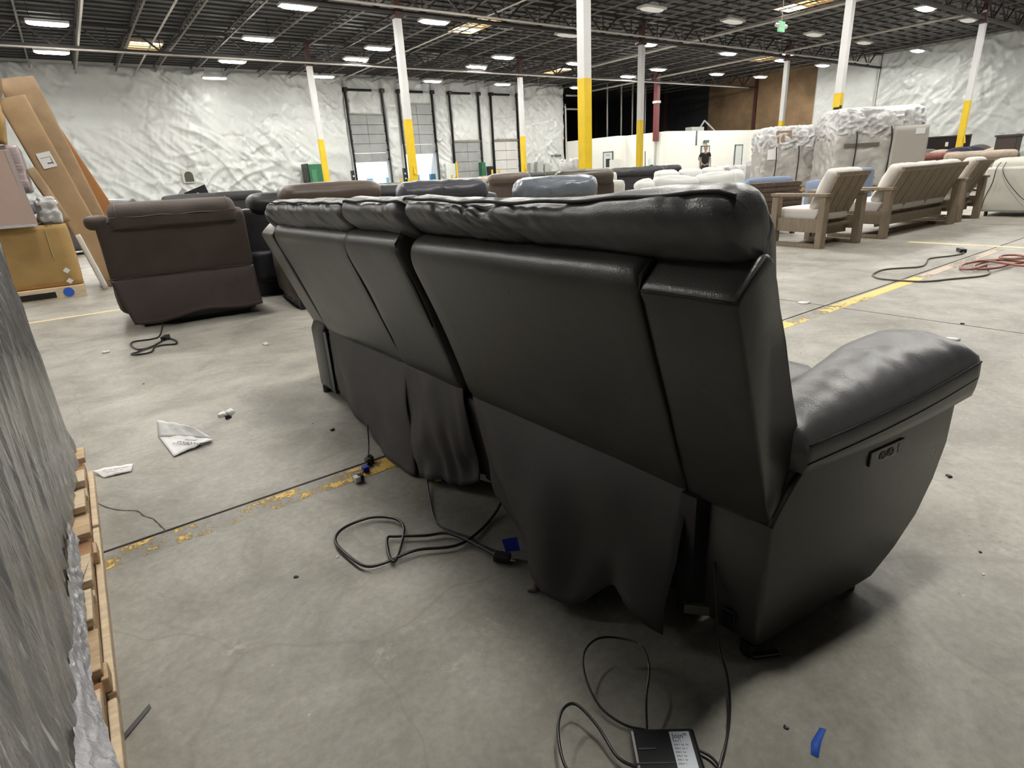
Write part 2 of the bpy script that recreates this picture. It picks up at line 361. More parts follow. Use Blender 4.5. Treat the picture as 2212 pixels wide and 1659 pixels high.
def rbox_pts(cx, cy, cz, sx, sy, sz, r=.05, n=8, puff=(0, 0, 0), wr=0.0, wf=8.0, seed=0):
    """a padded box: rounded corners, bulging faces, wrinkles"""
    mb = MB(); hx, hy, hz = sx / 2, sy / 2, sz / 2; r = min(r, hx, hy, hz)
    idx = {}; vs = []; fs = []
    def vert(i, j, k):
        key = (i, j, k)
        if key in idx: return idx[key]
        x, y, z = (2 * i / n - 1), (2 * j / n - 1), (2 * k / n - 1)
        f = lambda t: math.copysign(1 - (1 - abs(t)) ** 1.25, t)
        a, b, c = f(x) * hx, f(y) * hy, f(z) * hz
        q = Vector((max(-hx + r, min(hx - r, a)), max(-hy + r, min(hy - r, b)), max(-hz + r, min(hz - r, c))))
        d = Vector((a, b, c)) - q
        p = q + (d.normalized() * r if d.length > 1e-9 else d)
        gx, gy, gz = (1 - x * x), (1 - y * y), (1 - z * z)
        p.x += puff[0] * x * gy * gz; p.y += puff[1] * y * gx * gz; p.z += puff[2] * z * gx * gy
        if wr:
            nn = noise.noise(Vector((p.x * wf + seed, p.y * wf, p.z * wf)))
            p += Vector((x, y, z)) * (wr * (1 - 2 * abs(nn)))
        idx[key] = len(vs); vs.append((p.x + cx, p.y + cy, p.z + cz)); return idx[key]
    for a in range(n):
        for b in range(n):
            fs.append((vert(a, b, 0), vert(a, b + 1, 0), vert(a + 1, b + 1, 0), vert(a + 1, b, 0)))
            fs.append((vert(a, b, n), vert(a + 1, b, n), vert(a + 1, b + 1, n), vert(a, b + 1, n)))
            fs.append((vert(a, 0, b), vert(a + 1, 0, b), vert(a + 1, 0, b + 1), vert(a, 0, b + 1)))
            fs.append((vert(a, n, b), vert(a, n, b + 1), vert(a + 1, n, b + 1), vert(a + 1, n, b)))
            fs.append((vert(0, a, b), vert(0, a, b + 1), vert(0, a + 1, b + 1), vert(0, a + 1, b)))
            fs.append((vert(n, a, b), vert(n, a + 1, b), vert(n, a + 1, b + 1), vert(n, a, b + 1)))
    mb.add(vs, fs); return mb
def pad(name, m, parent, c, s, r=.05, n=8, puff=(0, 0, 0), wr=0, wf=8, seed=0, rot=None, **kw):
    o = rbox_pts(0, 0, 0, *s, r=r, n=n, puff=puff, wr=wr, wf=wf, seed=seed).build(name, m, parent, smooth=True, **kw)
    o.location = c
    if rot: o.rotation_euler = rot
    return o

# ================================================================ THE SETTING
XE, YW = 46.8, 38.55            # right wall, left (far) wall
ZD = 7.42                       # roof deck
# floor of slabs with sawn joints
fl = empty('floor'); fl['kind'] = 'structure'
MB().box(-16, 60, -18, 38.8, -0.3, -0.012).build('joint_filler', M['jointfill'], fl)
g = .007
slab = MB().box(g, 6.107 - g, g, 9.134 - g, -0.2, 0).mesh('slab', M['floor'])
for i in range(-4, 9):
    for j in range(-3, 7):
        x0, y0 = 4.40 + 6.107 * (i - 0), 2.06 + 9.134 * j
        if j > 3 and i < 5: continue
        place('slab', slab, fl, (x0 - 0, y0, 0))

PAINT = worn_paint('worn_yellow_paint', (0.78, 0.50, 0.10), 0.50, 11)
PAINT2 = worn_paint('faded_yellow_paint', (0.70, 0.60, 0.34), 0.9, 14)
PAINT3 = worn_paint('yellow_floor_paint', (0.80, 0.56, 0.16), 0.68, 9)
def stripe(x0, x1, y0, y1, m, lab):
    tag(MB().box(x0, x1, y0, y1, 0.0, 0.0012).build('lane_line', m), lab, 'floor line')
stripe(-0.35, 0.95, 1.945, 2.045, PAINT, 'worn flaking yellow paint line on the floor left of the grey sofa')
stripe(2.6, 5.9, 1.935, 2.03, PAINT3, 'yellow paint line on the floor right of the sofa back')
stripe(5.95, 8.1, 1.94, 2.03, worn_paint('pinkish_faded_paint', (0.52, 0.42, 0.33), 0.55, 12), 'faded pinkish end of the yellow line under the extension cord')
stripe(-3.5, 0.9, 6.90, 6.96, PAINT2, 'thin faded yellow line running behind the brown recliner')
stripe(8.15, 8.27, -3.0, 2.95, PAINT2, 'pale yellow line on the floor in front of the teak sofa')

def crack(pts, w=.004):
    mb = MB(); v = []
    for k, (x, y) in enumerate(pts):
        v += [(x - w * (.6 + .4 * math.sin(k * 2.1)), y, .0009), (x + w * .6, y + w * .6, .0009)]
    mb.add(v, [(2 * i, 2 * i + 1, 2 * i + 3, 2 * i + 2) for i in range(len(pts) - 1)])
    return mb
ck = [(-0.19, 2.47), (-0.153, 2.385), (-0.113, 2.325), (-0.069, 2.282), (-0.052, 2.224), (-0.028, 2.176), (-0.014, 2.115), (-0.002, 2.058)]
c = crack([tuple(p)[:2] for p in spline([(x, y, 0) for x, y in ck], 4)]).build('crack', mat('crack_dark', (.07, .062, .05), .9)); c.parent = fl

# insulated walls : draped vinyl, pinched at its fasteners
def crease(a, b):
    s = .05 * noise.noise(Vector((a * .35, b * .5, 3)))
    big = noise.noise(Vector((a * .25, b * .3, 11)))
    for (fx, fz, sh, am, o, sharp) in ((.8, .32, .75, .055, 0, 7), (.55, .9, -.5, .045, 7, 8), (1.5, .75, 1.1, .035, 19, 7), (2.6, 1.0, -.3, .020, 31, 6)):
        n = noise.noise(Vector((a * fx + sh * b * fx, b * fz + o, o + a * .12)))
        s += am * math.exp(-(n * sharp) ** 2) * (1 + 1.4 * big)
    ga, gb = 1.1, .80
    i0, j0 = math.floor(a / ga), math.floor(b / gb); pull = 0
    for i in (i0, i0 + 1):
        for j in (j0, j0 + 1):
            hsh = math.sin(i * 12.9898 + j * 78.233) * 43758.5453; hsh -= math.floor(hsh)
            px = i * ga + .35 * (hsh - .5) + .3 * (j % 2); pz = j * gb + .12 * math.sin(i * .9 + j * 2.1)
            dx, dz = a - px, b - pz; d = math.hypot(dx, dz * 1.25)
            if d < .8:
                ang = math.atan2(dz, dx); f = (1 - d / .8) ** 1.5
                pull += f * (.030 + .040 * hsh * math.cos(ang * (3 + int(hsh * 3)) + hsh * 6) * min(1, d * 6)) + .05 * math.exp(-(d * 9) ** 2) * (hsh > .3)
    return s - pull * (1 + big)
def sheet_y(x0, x1, z0, z1, y, side=-1, res=.065, amp=1.0, m=None, name='insulation_sheet', parent=None):
    nu, nv = max(2, int((x1 - x0) / res)), max(2, int((z1 - z0) / res))
    def f(u, v):
        x, z = x0 + u * (x1 - x0), z0 + v * (z1 - z0)
        e = min(1, min(u, 1 - u) * (x1 - x0) / .1, min(v, 1 - v) * (z1 - z0) / .1)
        return (x, y + side * (.12 + crease(x, z) * amp * 1.6) * e, z)
    return MB().grid(f, nu, nv).build(name, m or M['insul'], parent, smooth=True)
def sheet_x(y0, y1, z0, z1, x, res=.075, amp=1.0, parent=None, m=None):
    nu, nv = max(2, int((y1 - y0) / res)), max(2, int((z1 - z0) / res))
    def f(u, v):
        y, z = y0 + u * (y1 - y0), z0 + v * (z1 - z0)
        e = min(1, min(u, 1 - u) * (y1 - y0) / .1, min(v, 1 - v) * (z1 - z0) / .1)
        return (x - (.12 + crease(y + 50, z) * amp * 1.5) * e, y, z)
    return MB().grid(f, nu, nv).build('insulation_sheet', m or M['insul'], parent, smooth=True)
wl = empty('wall_left'); wl['kind'] = 'structure'
doors = [(15.75, 18.25, 5.06, 2.22, False), (19.42, 21.95, 5.75, 2.62, False), (23.35, 25.75, 3.32, 0.0, True), (26.85, 29.25, 3.34, 0.0, True)]
wb = MB(); xs = -16.0
for (a, b, zt, zo, fl_) in doors:
    wb.box(xs, a, YW, YW + .3, 0, ZD + .1); xs = b
    wb.box(a, b, YW, YW + .3, 3.3 if not fl_ else 3.3, ZD + .1)
wb.box(xs, 34.05, YW, YW + .3, 0, ZD + .1)
wb.build('wall_core', mat('tilt_up_concrete', (.5, .5, .48), .8), wl)
sheet_y(-16, -4.0, .02, ZD - .12, YW, parent=wl, res=.2)
xs = -3.99
for (a, b, zt, zo, fl_) in doors:
    sheet_y(xs, a - .1, 0.02, ZD - .12, YW, parent=wl)
    sheet_y(a + .06, b - .06, zt + .03, ZD - .12, YW - .02, parent=wl, amp=.8)
    xs = b + .1
sheet_y(xs, 34.0, 0.02, ZD - .12, YW, parent=wl)
wr_ = empty('wall_right'); wr_['kind'] = 'structure'
MB().box(XE, XE + .3, -18, 34.0, 0, ZD + .9).build('wall_core', M['brown'], wr_)
MB().box(XE, XE + .3, 34.0, 60, 0, ZD + .9).build('wall_core', M['darkwall'], wr_)
sheet_x(-16, 2.0, 0.02, ZD - .05, XE - .02, parent=wr_, res=.2)
sheet_x(2.01, 20.35, 0.02, ZD - .05, XE - .02, parent=wr_, amp=.95)
sheet_x(20.4, 24.7, 0.02, ZD - .05, XE - .02, parent=wr_, amp=.35)
for y in (29.5, 38.6, 47.7):
    MB().box(XE - .22, XE, y - .1, y + .1, 0, ZD).build('steel_post', M['colr'], wr_)
MB().tube([(XE - .14, 20.38, 0), (XE - .14, 20.38, ZD)], .05, 8).build('seam_batten', M['insul'], wr_)
for nm, bx in (('wall_back', (34.05, 60, 60, 60.3, 0, 8.3)), ('wall_side', (34.0, 34.05, YW, 60, 0, 8.3))):
    o = MB().box(*bx).build(nm, M['darkwall']); o['kind'] = 'structure'
for nm, bx in (('wall_near', (-16, 60, -18.3, -18, 0, 8.3)), ('wall_far_left', (-16.3, -16, -18, 39, 0, 8.3))):
    o = MB().box(*bx).build(nm, M['insul']); o['kind'] = 'structure'
# pale conduit pipe bracket at the left wall's end
tag(MB().tube(spline([(34.1, YW - .25, .1), (34.1, YW - .25, 5.55), (34.15, YW - .25, 5.62), (35.6, YW - .25, 5.62), (35.75, YW - .25, 5.75), (35.75, YW - .25, 6.5), (35.6, YW - .25, 6.6), (34.2, YW - .25, 6.6)], 3), .07, 8).build('conduit_pipe', M['pipe'], smooth=True), 'pale bent pipe standing at the end of the white insulated wall', 'pipe')

# ceiling: deck + sub purlins
ce = empty('ceiling'); ce['kind'] = 'structure'
SKY = [(4.5, 33.6), (16.6, 24.7), (28.7, 33.4), (28.3, 15.6), (40.2, 24.5), (4.4, 15.6)]
MB().box(-16, 60, -18, 38.85, ZD, ZD + .2).build('roof_deck', M['deck'], ce)
MB().box(34, 60, 38.86, 60.3, ZD, ZD + .2).build('roof_deck', M['deck'], ce)
pl_ = MB()
for k in range(int((60 + 18) / .61)):
    y = -18 + k * .61
    if y < 38.4: pl_.box(-16, 47, y - .02, y + .02, ZD - .055, ZD - .003)
pl_.build('sub_purlins', M['purlin'], ce, kind='stuff')

# open web joists along Y
def joist(L0, L1):
    t = empty('ceiling_joist')
    for z, w_, h_, m_ in ((7.30, .06, .05, 'purlin'), (7.03, .065, .035, 'joist')):
        MB().bar((0, L0, z), (0, L1, z), w_, h_).build('chord', M[m_], t)
    pts = []; n = int((L1 - L0) / .305); 
    for k in range(n + 1): pts.append((0, L0 + k * .305, 7.03 if k % 2 else 7.29))
    MB().tube(pts, .009, 4).build('web_rod', M['webrod'], t)
    return t
J0 = joist(-17.8, 38.4)
JL = 'grey open web steel joist running below the dark roof deck'
for k in range(-6, 27):
    j = J0 if k == -6 else copy_tree(J0)
    j.location = (0.23 + 1.745 * k, 0, 0)
    tag(j, JL, 'joist', 'roof joists')
# girder trusses along X
def truss(y, x0, x1, lab):
    t = empty('roof_truss', (0, y, 0)); tag(t, lab, 'truss')
    for z, w_ in ((6.36, .13), (7.16, .15)):
        MB().box(x0, x1, -w_ / 2, w_ / 2, z - .06, z + .06).build('chord', M['truss'], t)
    d = 1.745 / 2
    up = MB().bar((0, 0, 6.40), (d, 0, 7.12), .06, .06).mesh('web_bar', M['truss'])
    dn = MB().bar((0, 0, 7.12), (d, 0, 6.40), .06, .06).mesh('web_bar', M['truss'])
    vt = MB().bar((0, 0, 6.40), (0, 0, 7.12), .035, .035).mesh('web_bar', M['truss'])
    k = 0; x = 0.23 - 1.745 * math.floor((0.23 - x0) / 1.745)
    while x + 1.745 < x1:
        place('web_bar', dn, t, (x, 0, 0)); place('web_bar', up, t, (x + d, 0, 0)); place('web_bar', vt, t, (x + d, 0, 0)); x += 1.745
    return t
truss(29.42, -15, 46.6, 'black steel roof truss nearest the white insulated wall and dock doors')
truss(20.29, -15, 46.6, 'black steel roof truss ending at the white wall corner on the right')
truss(11.15, -15, 46.6, 'black steel roof truss carried by the largest yellow and white column')
# sprinkler and conduit pipes
for (a, b, r_, lab) in (((-15, 29.10, 6.25), (45, 29.10, 6.25), .035, 'long pale sprinkler main along the far roof truss'),
                        ((-15, 19.9, 6.42), (45, 19.9, 6.42), .04, 'pale sprinkler pipe along the middle roof truss'),
                        ((4.44, -10, 6.82), (4.44, 38.3, 6.82), .035, 'thin pale sprinkler branch pipe near the left skylight'),
                        ((1.98, 2, 6.85), (1.98, 38.3, 6.85), .04, 'pale sprinkler branch pipe coming straight over the leaning cardboard'),
                        ((14.9, 2, 6.8), (14.9, 38.3, 6.8), .03, 'thin pale branch pipe left of the second dock door'),
                        ((27.3, 11, 6.75), (27.3, 29.2, 6.75), .055, 'bright pale pipe sloping past the large column towards the dark recess'),
                        ((34.6, 11, 6.6), (34.6, 36.5, 6.6), .05, 'pale pipe running under the roof towards the office block')):
    tag(MB().cyl(a, b, r_, 8).build('sprinkler_pipe', M['pipe'], smooth=True), lab, 'pipe')

# skylights: glowing panes between joists, orange ones for the sunlit well sides
def skylight(k, x, y):
    t = empty('window_%d' % k, (x, y, 0)); t['kind'] = 'structure'
    cw = mat('skylight_curb_wood', (.5, .38, .26), .7)
    for a in ((-.66, -.62, -1.3, 1.3), (.62, .66, -1.3, 1.3), (-.62, .62, -1.3, -1.26), (-.62, .62, 1.26, 1.3)): MB().box(*a, ZD - .13, ZD - .004).build('curb', cw, t)
    for i, (y0, y1) in enumerate(((-1.26, -.44), (-.40, .40), (.44, 1.26))):
        MB().box(-.62, .62, y0, y1, ZD - .035, ZD - .006).build('pane', M['skyw'] if (i == 0 and k % 2 == 1) or (i == 2 and k % 2 == 0) else M['sky'], t)
    for yy in (-.42, .42): MB().box(-.62, .62, yy - .02, yy + .02, ZD - .08, ZD - .03).build('glazing_bar', cw, t)
    for yy in (-1.0, -.2, .65): MB().cyl((-.62, yy, ZD - .16), (.62, yy + .1, ZD - .16), .01, 5).build('guard_rod', M['purlin'], t)
for k, p in enumerate(((4.60, 33.8), (16.64, 24.7), (28.85, 33.3), (28.3, 15.7), (40.3, 24.5), (4.5, 15.6))): skylight(k + 1, *p)

# columns
CM = MB().box(-.115, .115, -.115, .115, 3.05, 6.2).mesh('white_shaft', M['colw'])
CY = MB().box(-.118, .118, -.118, .118, 0.02, 3.05).mesh('yellow_shaft', M['coly'])
CC = MB().box(-.10, .10, -.10, .10, 6.2, 7.1).box(-.17, .17, -.17, .17, 6.16, 6.24).mesh('cap', M['colr'])
CB = MB().box(-.2, .2, -.2, .2, 0, 0.02).mesh('base_plate', M['colr'])
cl = {(10.54, 11.15): 'largest steel column, yellow below and white above, standing right of centre',
      (22.75, 11.15): 'white and yellow steel column behind the plastic wrapped stacks, dark mark on its yellow part',
      (34.97, 11.15): 'steel column furthest right, yellow foot behind the row of rounded chairs',
      (10.54, 20.29): 'tall leaning column with yellow foot in front of the second dock door',
      (22.75, 20.29): 'white column with worn yellow foot in front of the dark recess',
      (34.97, 20.29): 'far white column with yellow foot beside the brown wall',
      (10.54, 29.42): 'white and yellow column beside the green container',
      (22.75, 29.42): 'far column with yellow foot between the fourth dock door and the grey electrical boxes'}
for (x, y), lab in cl.items():
    t = empty('steel_column', (x, y, 0)); tag(t, lab, 'column')
    place('white_shaft', CM, t); place('yellow_shaft', CY, t); place('cap', CC, t); place('base_plate', CB, t)
    if (x, y) == (22.75, 11.15):
        MB().box(-.122, .05, -.125, -.119, 2.35, 2.65).build('dark_patch', M['black'], t); MB().box(-.125, -.119, -.12, .08, 2.3, 2.6).build('dark_patch', M['black'], t)
    if (x, y) in ((10.54, 20.29), (22.75, 29.42), (34.97, 11.15)):
        MB().cyl((0, -.18, 1.2), (0, -.118, 1.5), .05, 8).build('bracket', M['coly'], t)

# ---------------------------------------------------------------- high bay lamps
def lamp(on):
    t = empty('high_bay_lamp')
    MB().box(-.60, .60, -.24, .24, -.02, .07).build('housing', M['lampw'], t, bevel=.02)
    ov = [Vector((math.copysign(abs(math.cos(a)) ** .55, math.cos(a)) * .57, math.copysign(abs(math.sin(a)) ** .8, math.sin(a)) * .215, -.02)) for a in [2 * math.pi * k / 24 for k in range(24)]]
    sec = [[tuple(p) for p in ov], [(p.x * .985, p.y * .96, -.045) for p in ov], [(p.x * .93, p.y * .85, -.062) for p in ov]]
    MB().loft(sec).build('diffuser', M['lampe'] if on is True else M['lampdim'] if on else M['lampoff'], t)
    h_ = MB()
    for s in (-.45, .45): h_.cyl((s, 0, .07), (s, 0, .75), .008, 5)
    MB().cyl((-.45, 0, .07), (-.45, 0, .78), .008, 5).build('hanger', M['blackm'], t)
    MB().cyl((.45, 0, .07), (.45, 0, .78), .008, 5).build('hanger', M['blackm'], t)
    return t
LON, LOFF, LDIM = lamp(True), lamp(False), lamp('dim')
ON = [(1.0, 26.9), (1.05, 31.8), (7.75, 21.84), (12.9, 21.84), (7.75, 26.87), (7.8, 31.7), (7.9, 36.4), (13.1, 34.6), (12.9, 26.9), (12.9, 29.5), (19.9, 34.5), (19.85, 29.5), (19.7, 26.8), (25.2, 34.5), (24.85, 26.95), (31.9, 34.5), (24.75, 21.75), (31.85, 29.55), (31.7, 26.9), (31.5, 21.8), (37.8, 26.95), (42.8, 26.8), (42.5, 22.15), (31.1, 12.1), (43.3, 16.9), (37.3, 22.0)]
OFF = [(19.66, 17.06), (19.5, 21.65), (24.75, 17.0), (31.46, 17.0), (36.7, 17.0), (36.05, 12.14)]
NEAR = [(2.0, 0.8), (1.0, 7.1), (-4.5, 7.1), (1.0, 16.9), (1.0, 12.1), (7.75, 16.9), (7.75, 12.1), (7.75, 7.1), (12.9, 12.1), (12.9, 16.9), (12.9, 7.1), (12.9, 2.2), (19.7, 12.1), (19.7, 7.1), (24.8, 12.1), (19.7, 2.2), (24.8, 2.2), (31.5, 7.1), (31.5, 2.2), (37.5, 7.1), (37.5, 2.2),
        (7.75, 2.2), (-4.5, 12.1), (-4.5, 21.8), (-4.5, 31.8), (43, 7.1), (43, 2.2), (24.8, 7.1), (-10, 16.9), (-10, 26.9), (1.0, 21.8)]
for on, lst, lab, grp in ((True, ON, 'lit white high bay lamp glowing under the dark roof', 'lit high bay lamps'), (True, NEAR, 'lit white high bay lamp hanging over the nearer floor, above the picture', 'lamps above the picture'), (False, OFF, 'unlit pale high bay lamp hanging under the dark roof', 'unlit high bay lamps')):
    for (x, y) in lst:
        o = copy_tree(LDIM if (x, y) == (7.9, 36.4) else LON if on else LOFF); o.location = (x, y, 6.6); tag(o, lab, 'lamp', grp)
for o in (LON, LOFF, LDIM):
    for ch in list(o.children): bpy.data.objects.remove(ch)
    bpy.data.objects.remove(o)

# ---------------------------------------------------------------- dock doors
for di, (a, b, zt, zo, closed) in enumerate(doors):
    t = empty('door_%d' % (di + 1)); t['kind'] = 'structure'
    mid = (a + b) / 2; rows = 5; hh = (zt - zo) / rows
    for r_ in range(rows):
        for (p, q) in ((a + .08, mid - .01), (mid + .01, b - .08)):
            MB().box(p, q, YW - .16, YW - .10, zo + r_ * hh + .012, zo + (r_ + 1) * hh - .012).build('panel', M['galv2'] if di == 3 else M['galv'], t, bevel=.01)
    for x in (a, b):
        MB().box(x - .035, x + .035, YW - .30, YW - .1, 0.0, 6.45).build('track', M['blackm'], t)
        MB().box(x - .12, x + .12, YW - .42, YW - .12, 6.40, 6.62).build('bearing_plate', M['blackm'], t)
    MB().cyl((a, YW - .3, 6.5), (b - .75, YW - .3, 6.5), .075, 8).build('spring', M['blackm'], t)
    MB().cyl((b - .75, YW - .3, 6.5), (b, YW - .3, 6.5), .025, 8).build('shaft', M['steel'], t)
    for x in (a + .05, b - .05):
        for k in range(5): MB().box(x - .05, x + .05, YW - .2, YW - .155, zo + .1 + k * hh * 1.02, zo + .2 + k * hh * 1.02).build('roller_hinge', M['blackm'], t)
    if closed: MB().box(a, b, YW - .24, YW - .12, zt, zt + .09).build('header_trim', mat('header_shadow_trim', (.22, .2, .17), .7), t)
# beside the doors
def bollard(x, y, h_, lab):
    t = empty('bollard', (x, y, 0)); tag(t, lab, 'bollard')
    MB().cyl((0, 0, 0), (0, 0, h_), .07, 12).build('post', M['coly'], t, smooth=False); MB().cyl((0, 0, 0), (0, 0, .015), .13, 12).build('base_plate', M['colr'], t)
for x, h_, lab in ((18.55, 1.1, 'yellow bollard right of the first dock door'), (22.6, 1.15, 'yellow bollard right of the second dock door'), (23.05, 2.0, 'tall yellow bollard with dark band left of the third dock door'), (26.1, 1.35, 'yellow bollard right of the third dock door'), (26.75, 1.4, 'yellow bollard left of the fourth dock door'), (19.15, 1.1, 'yellow bollard left of the second dock door')):
    bollard(x, YW - .9, h_, lab)
for x, lab in ((15.35, 'black bumper post left of the first dock door'), (19.05, 'black bumper post left of the second dock door')):
    t = empty('dock_seal_post', (x, YW - .6, 0)); tag(t, lab, 'post')
    MB().box(-.09, .09, -.1, .1, 0, 1.75).build('post', M['black'], t)
    for k in range(4): MB().cyl((0, -.12, .45 + k * .32), (0, -.1, .45 + k * .32), .055, 8).build('white_disc', M['paper'], t)
for x, w_, z0, z1, m_, lab in ((22.75, .8, .0, 1.9, 'doorp', 'pale cabinet between the second and third dock doors'), (31.05, .62, .55, 1.75, 'egrey', 'taller grey electrical cabinet on the white wall'), (31.75, .55, .65, 1.55, 'egrey', 'shorter grey electrical cabinet right of the taller one'), (30.2, .3, .6, 1.7, 'egrey', 'narrow grey electrical cabinet left of the taller one'), (26.3, .4, .8, 1.6, 'black', 'black control box between the third and fourth dock doors'), (25.6, .35, .5, 1.9, 'green', 'dark green folded gate at the right edge of the third dock door')):
    t = empty('wall_cabinet', (x, YW - .45, 0)); tag(t, lab, 'cabinet')
    MB().box(-w_ / 2, w_ / 2, -.12, .3, z0, z1).build('body', M[m_], t, bevel=.01)
    MB().box(-w_ / 2 + .03, w_ / 2 - .03, -.135, -.12, z0 + .04, z1 - .04).build('door', M[m_], t)
    MB().box(w_ / 2 - .08, w_ / 2 - .05, -.15, -.135, (z0 + z1) / 2 - .05, (z0 + z1) / 2 + .05).build('handle', M['blackm'], t)
t = empty('door_5', (32.9, YW - .2, 0)); t['kind'] = 'structure'
MB().box(-.5, .5, -.02, .1, 0, 2.15).build('frame', M['egrey'], t); MB().box(-.45, .45, -.06, -.02, 0.01, 2.08).build('leaf', M['doorp'], t); MB().box(-.5, .5, -.2, -.06, 2.1, 2.22).build('closer', M['frame'], t)
# green container beside the column
t = empty('green_baler', (12.85, YW - 1.0, 0)); tag(t, 'dark green steel container against the white wall left of the dock doors', 'container')
MB().box(-.62, .62, -.5, .5, .05, 2.2).build('body', M['green'], t, bevel=.02)
MB().box(-.67, -.60, -.55, .55, 0, 2.25).build('side_frame', M['blackm'], t)
MB().box(-.45, -.15, -.53, -.5, .9, 1.9).build('hatch', mat('mid_green', (.05, .2, .1), .5), t)
MB().box(.22, .42, -.53, -.5, 1.5, 1.75).build('label_plate', mat('pale_label', (.5, .5, .3), .5), t)
# small recess sign on the white wall
t = empty('wall_vent', (5.9, YW - .3, 0)); tag(t, 'small arched dark opening with pale frame low on the white wall', 'vent')
MB().box(-.33, .33, -.03, .04, 1.52, 2.22).build('frame', mat('vent_frame', (.55, .55, .5), .6), t)
vs = [Vector((-.22, -.035, 1.58)), Vector((.22, -.035, 1.58))] + [Vector((.22 * math.cos(a), -.035, 1.9 + .22 * math.sin(a))) for a in [math.pi * k / 8 for k in range(9)]]
MB().prism(vs, (0, -.02, 0)).build('dark_opening', mat('vent_dark', (.06, .06, .045), .7), t)
for k in range(4): MB().box(-.21, .21, -.075, -.055, 1.62 + k * .1, 1.65 + k * .1).build('slat', mat('vent_dark2', (.12, .12, .09), .7), t)

# outdoors beyond the dock doors
ex = empty('outdoor_building', (0, 58, 0)); tag(ex, 'sunlit white building with blue windows seen through the open dock doors', 'building')
MB().box(2, 38, 0, 4, -1.2, 7).build('wall', M['ext'], ex)
for x0, x1, z0, z1 in ((21.9, 23.7, -.2, 1.35), (24.7, 25.6, -.2, 1.4), (29.5, 30.9, 0, 1.5), (31.8, 33.6, 0, 1.5), (17.5, 18.5, 0, 1.4), (26.8, 27.9, 0, 1.4)):
    f_ = MB().box(x0, x1, -.08, 0, z0, z1).build('window_frame', M['ext'], ex); MB().box(x0 + .12, x1 - .12, -.1, -.08, z0 + .1, z1 - .1).build('pane', M['extw'], f_)
o = MB().box(-16, 60, YW + .3, 110, -1.3, -1.2).build('ground', M['asph']); o['kind'] = 'structure'
o = MB().box(14, 24, YW + .3, YW + .7, -.9, -.25).build('trim_1', mat('dock_bumper', (.1, .1, .1), .8)); o['kind'] = 'structure'

# ---------------------------------------------------------------- office block
of = empty('wall_office'); of['kind'] = 'structure'
ob = MB(); OH = 3.2
ob.box(34.2, 35.15, 32.7, 38.5, 0, OH); ob.box(35.15, 35.5, 28.9, 38.5, 0, OH); ob.box(35.5, 45.6, 28.9, 33, 0, OH); ob.box(45.6, 46.7, 25.0, 29, 0, OH)
ob.build('office_wall', M['office'], of)
MB().box(34.15, 34.2, 32.7, 38.5, 0, .12).build('base_trim', M['doorp'], of)
def office_door(n, x, y, face, glass=False, open_=False):
    t = empty('door_%d' % n, (x, y, 0), face); t['kind'] = 'structure'
    for bx in ((-.52, -.45, -.05, .02, 0, 2.16), (.45, .52, -.05, .02, 0, 2.16), (-.52, .52, -.05, .02, 2.09, 2.16)): MB().box(*bx).build('frame', M['frame'], t)
    MB().box(-.45, .45, -.03, -.005, 0.02, 2.09).build('leaf', M['doorp'], t)
    if glass:
        MB().box(-.2, .25, -.05, -.03, 1.05, 1.65).build('window', M['glassd'], t); MB().box(-.2, .2, -.045, -.03, 1.85, 1.98).build('closer', M['egrey'], t)
    MB().cyl((.36, -.07, 1.02), (.36, -.03, 1.02), .03, 8).build('handle', M['steel'], t)
office_door(6, 34.16, 33.6, -math.pi / 2, True)
office_door(7, 39.6, 28.86, 0)
office_door(8, 43.9, 28.86, 0)
office_door(9, 45.56, 27.9, -math.pi / 2)
tag(MB().box(-.28, .28, -.06, .04, -.09, .09).build('wall_sign', M['frame']), 'small dark sign above the office door behind the standing person', 'sign').location = (39.6, 28.8, 2.45)
# things on top of the office roof and pipes
for (x, y, z0, z1, m_, lab) in ((37.0, 36.5, 3.2, 7.3, 'pipe', 'first thin pale riser pipe above the office roof'), (38.3, 36.2, 3.2, 7.3, 'pipe', 'second thin pale riser pipe above the office roof'), (39.4, 36.0, 3.2, 7.3, 'pipe', 'third thin pale riser pipe above the office roof'), (41.3, 36.3, 3.2, 7.3, 'colw', 'white post rising from the office roof against the brown wall'), (34.9, 37.6, 3.2, 6.5, 'pipe', 'thin pale pipe before the dark recess left of the worn yellow column')):
    tag(MB().cyl((x, y, z0), (x, y, z1), .06, 8).build('riser_pipe', M[m_], smooth=True), lab, 'pipe')
t = empty('red_column', (34.85, 29.6, 0)); tag(t, 'dark red steel column with a white collar in front of the dark recess', 'column')
MB().box(-.15, .15, -.15, .15, 2.6, 7.1).build('shaft', mat('red_oxide_steel', (.16, .035, .04), .5), t); MB().box(-.2, .2, -.2, .2, 5.05, 5.2).build('collar', M['colw'], t); MB().box(-.06, .06, -.06, .06, 0, 2.6).build('lower_pipe', M['egrey'], t)
t = empty('roof_duct_frame', (41.6, 30.6, 3.2)); tag(t, 'tilted grey duct frame lying on the office roof', 'duct')
MB().bar((-.7, 0, .05), (.1, 0, .85), .09).build('frame_bar', M['egrey'], t); MB().bar((.1, 0, .85), (1.6, 0, .05), .09).build('frame_bar', M['egrey'], t); MB().box(-1.8, -.3, -.3, .3, 0, .38).build('duct', M['egrey'], t)
tag(MB().tube(spline([(35.44, 30.4, 1.1), (35.44, 30.4, 2.45), (35.4, 30.6, 2.55), (35.4, 31.2, 2.55)], 4), .035, 6).build('wall_pipe', M['egrey'], smooth=True), 'thin grey pipe with a lamp head on the office wall corner', 'pipe')
tag(MB().tube([(38.5, 28.85, 3.2), (38.5, 28.85, 2.6), (38.45, 28.8, 2.2)], .05, 6).build('wall_pipe', M['frame'], smooth=True), 'short dark pipe hanging from the office wall top left of the person', 'pipe')
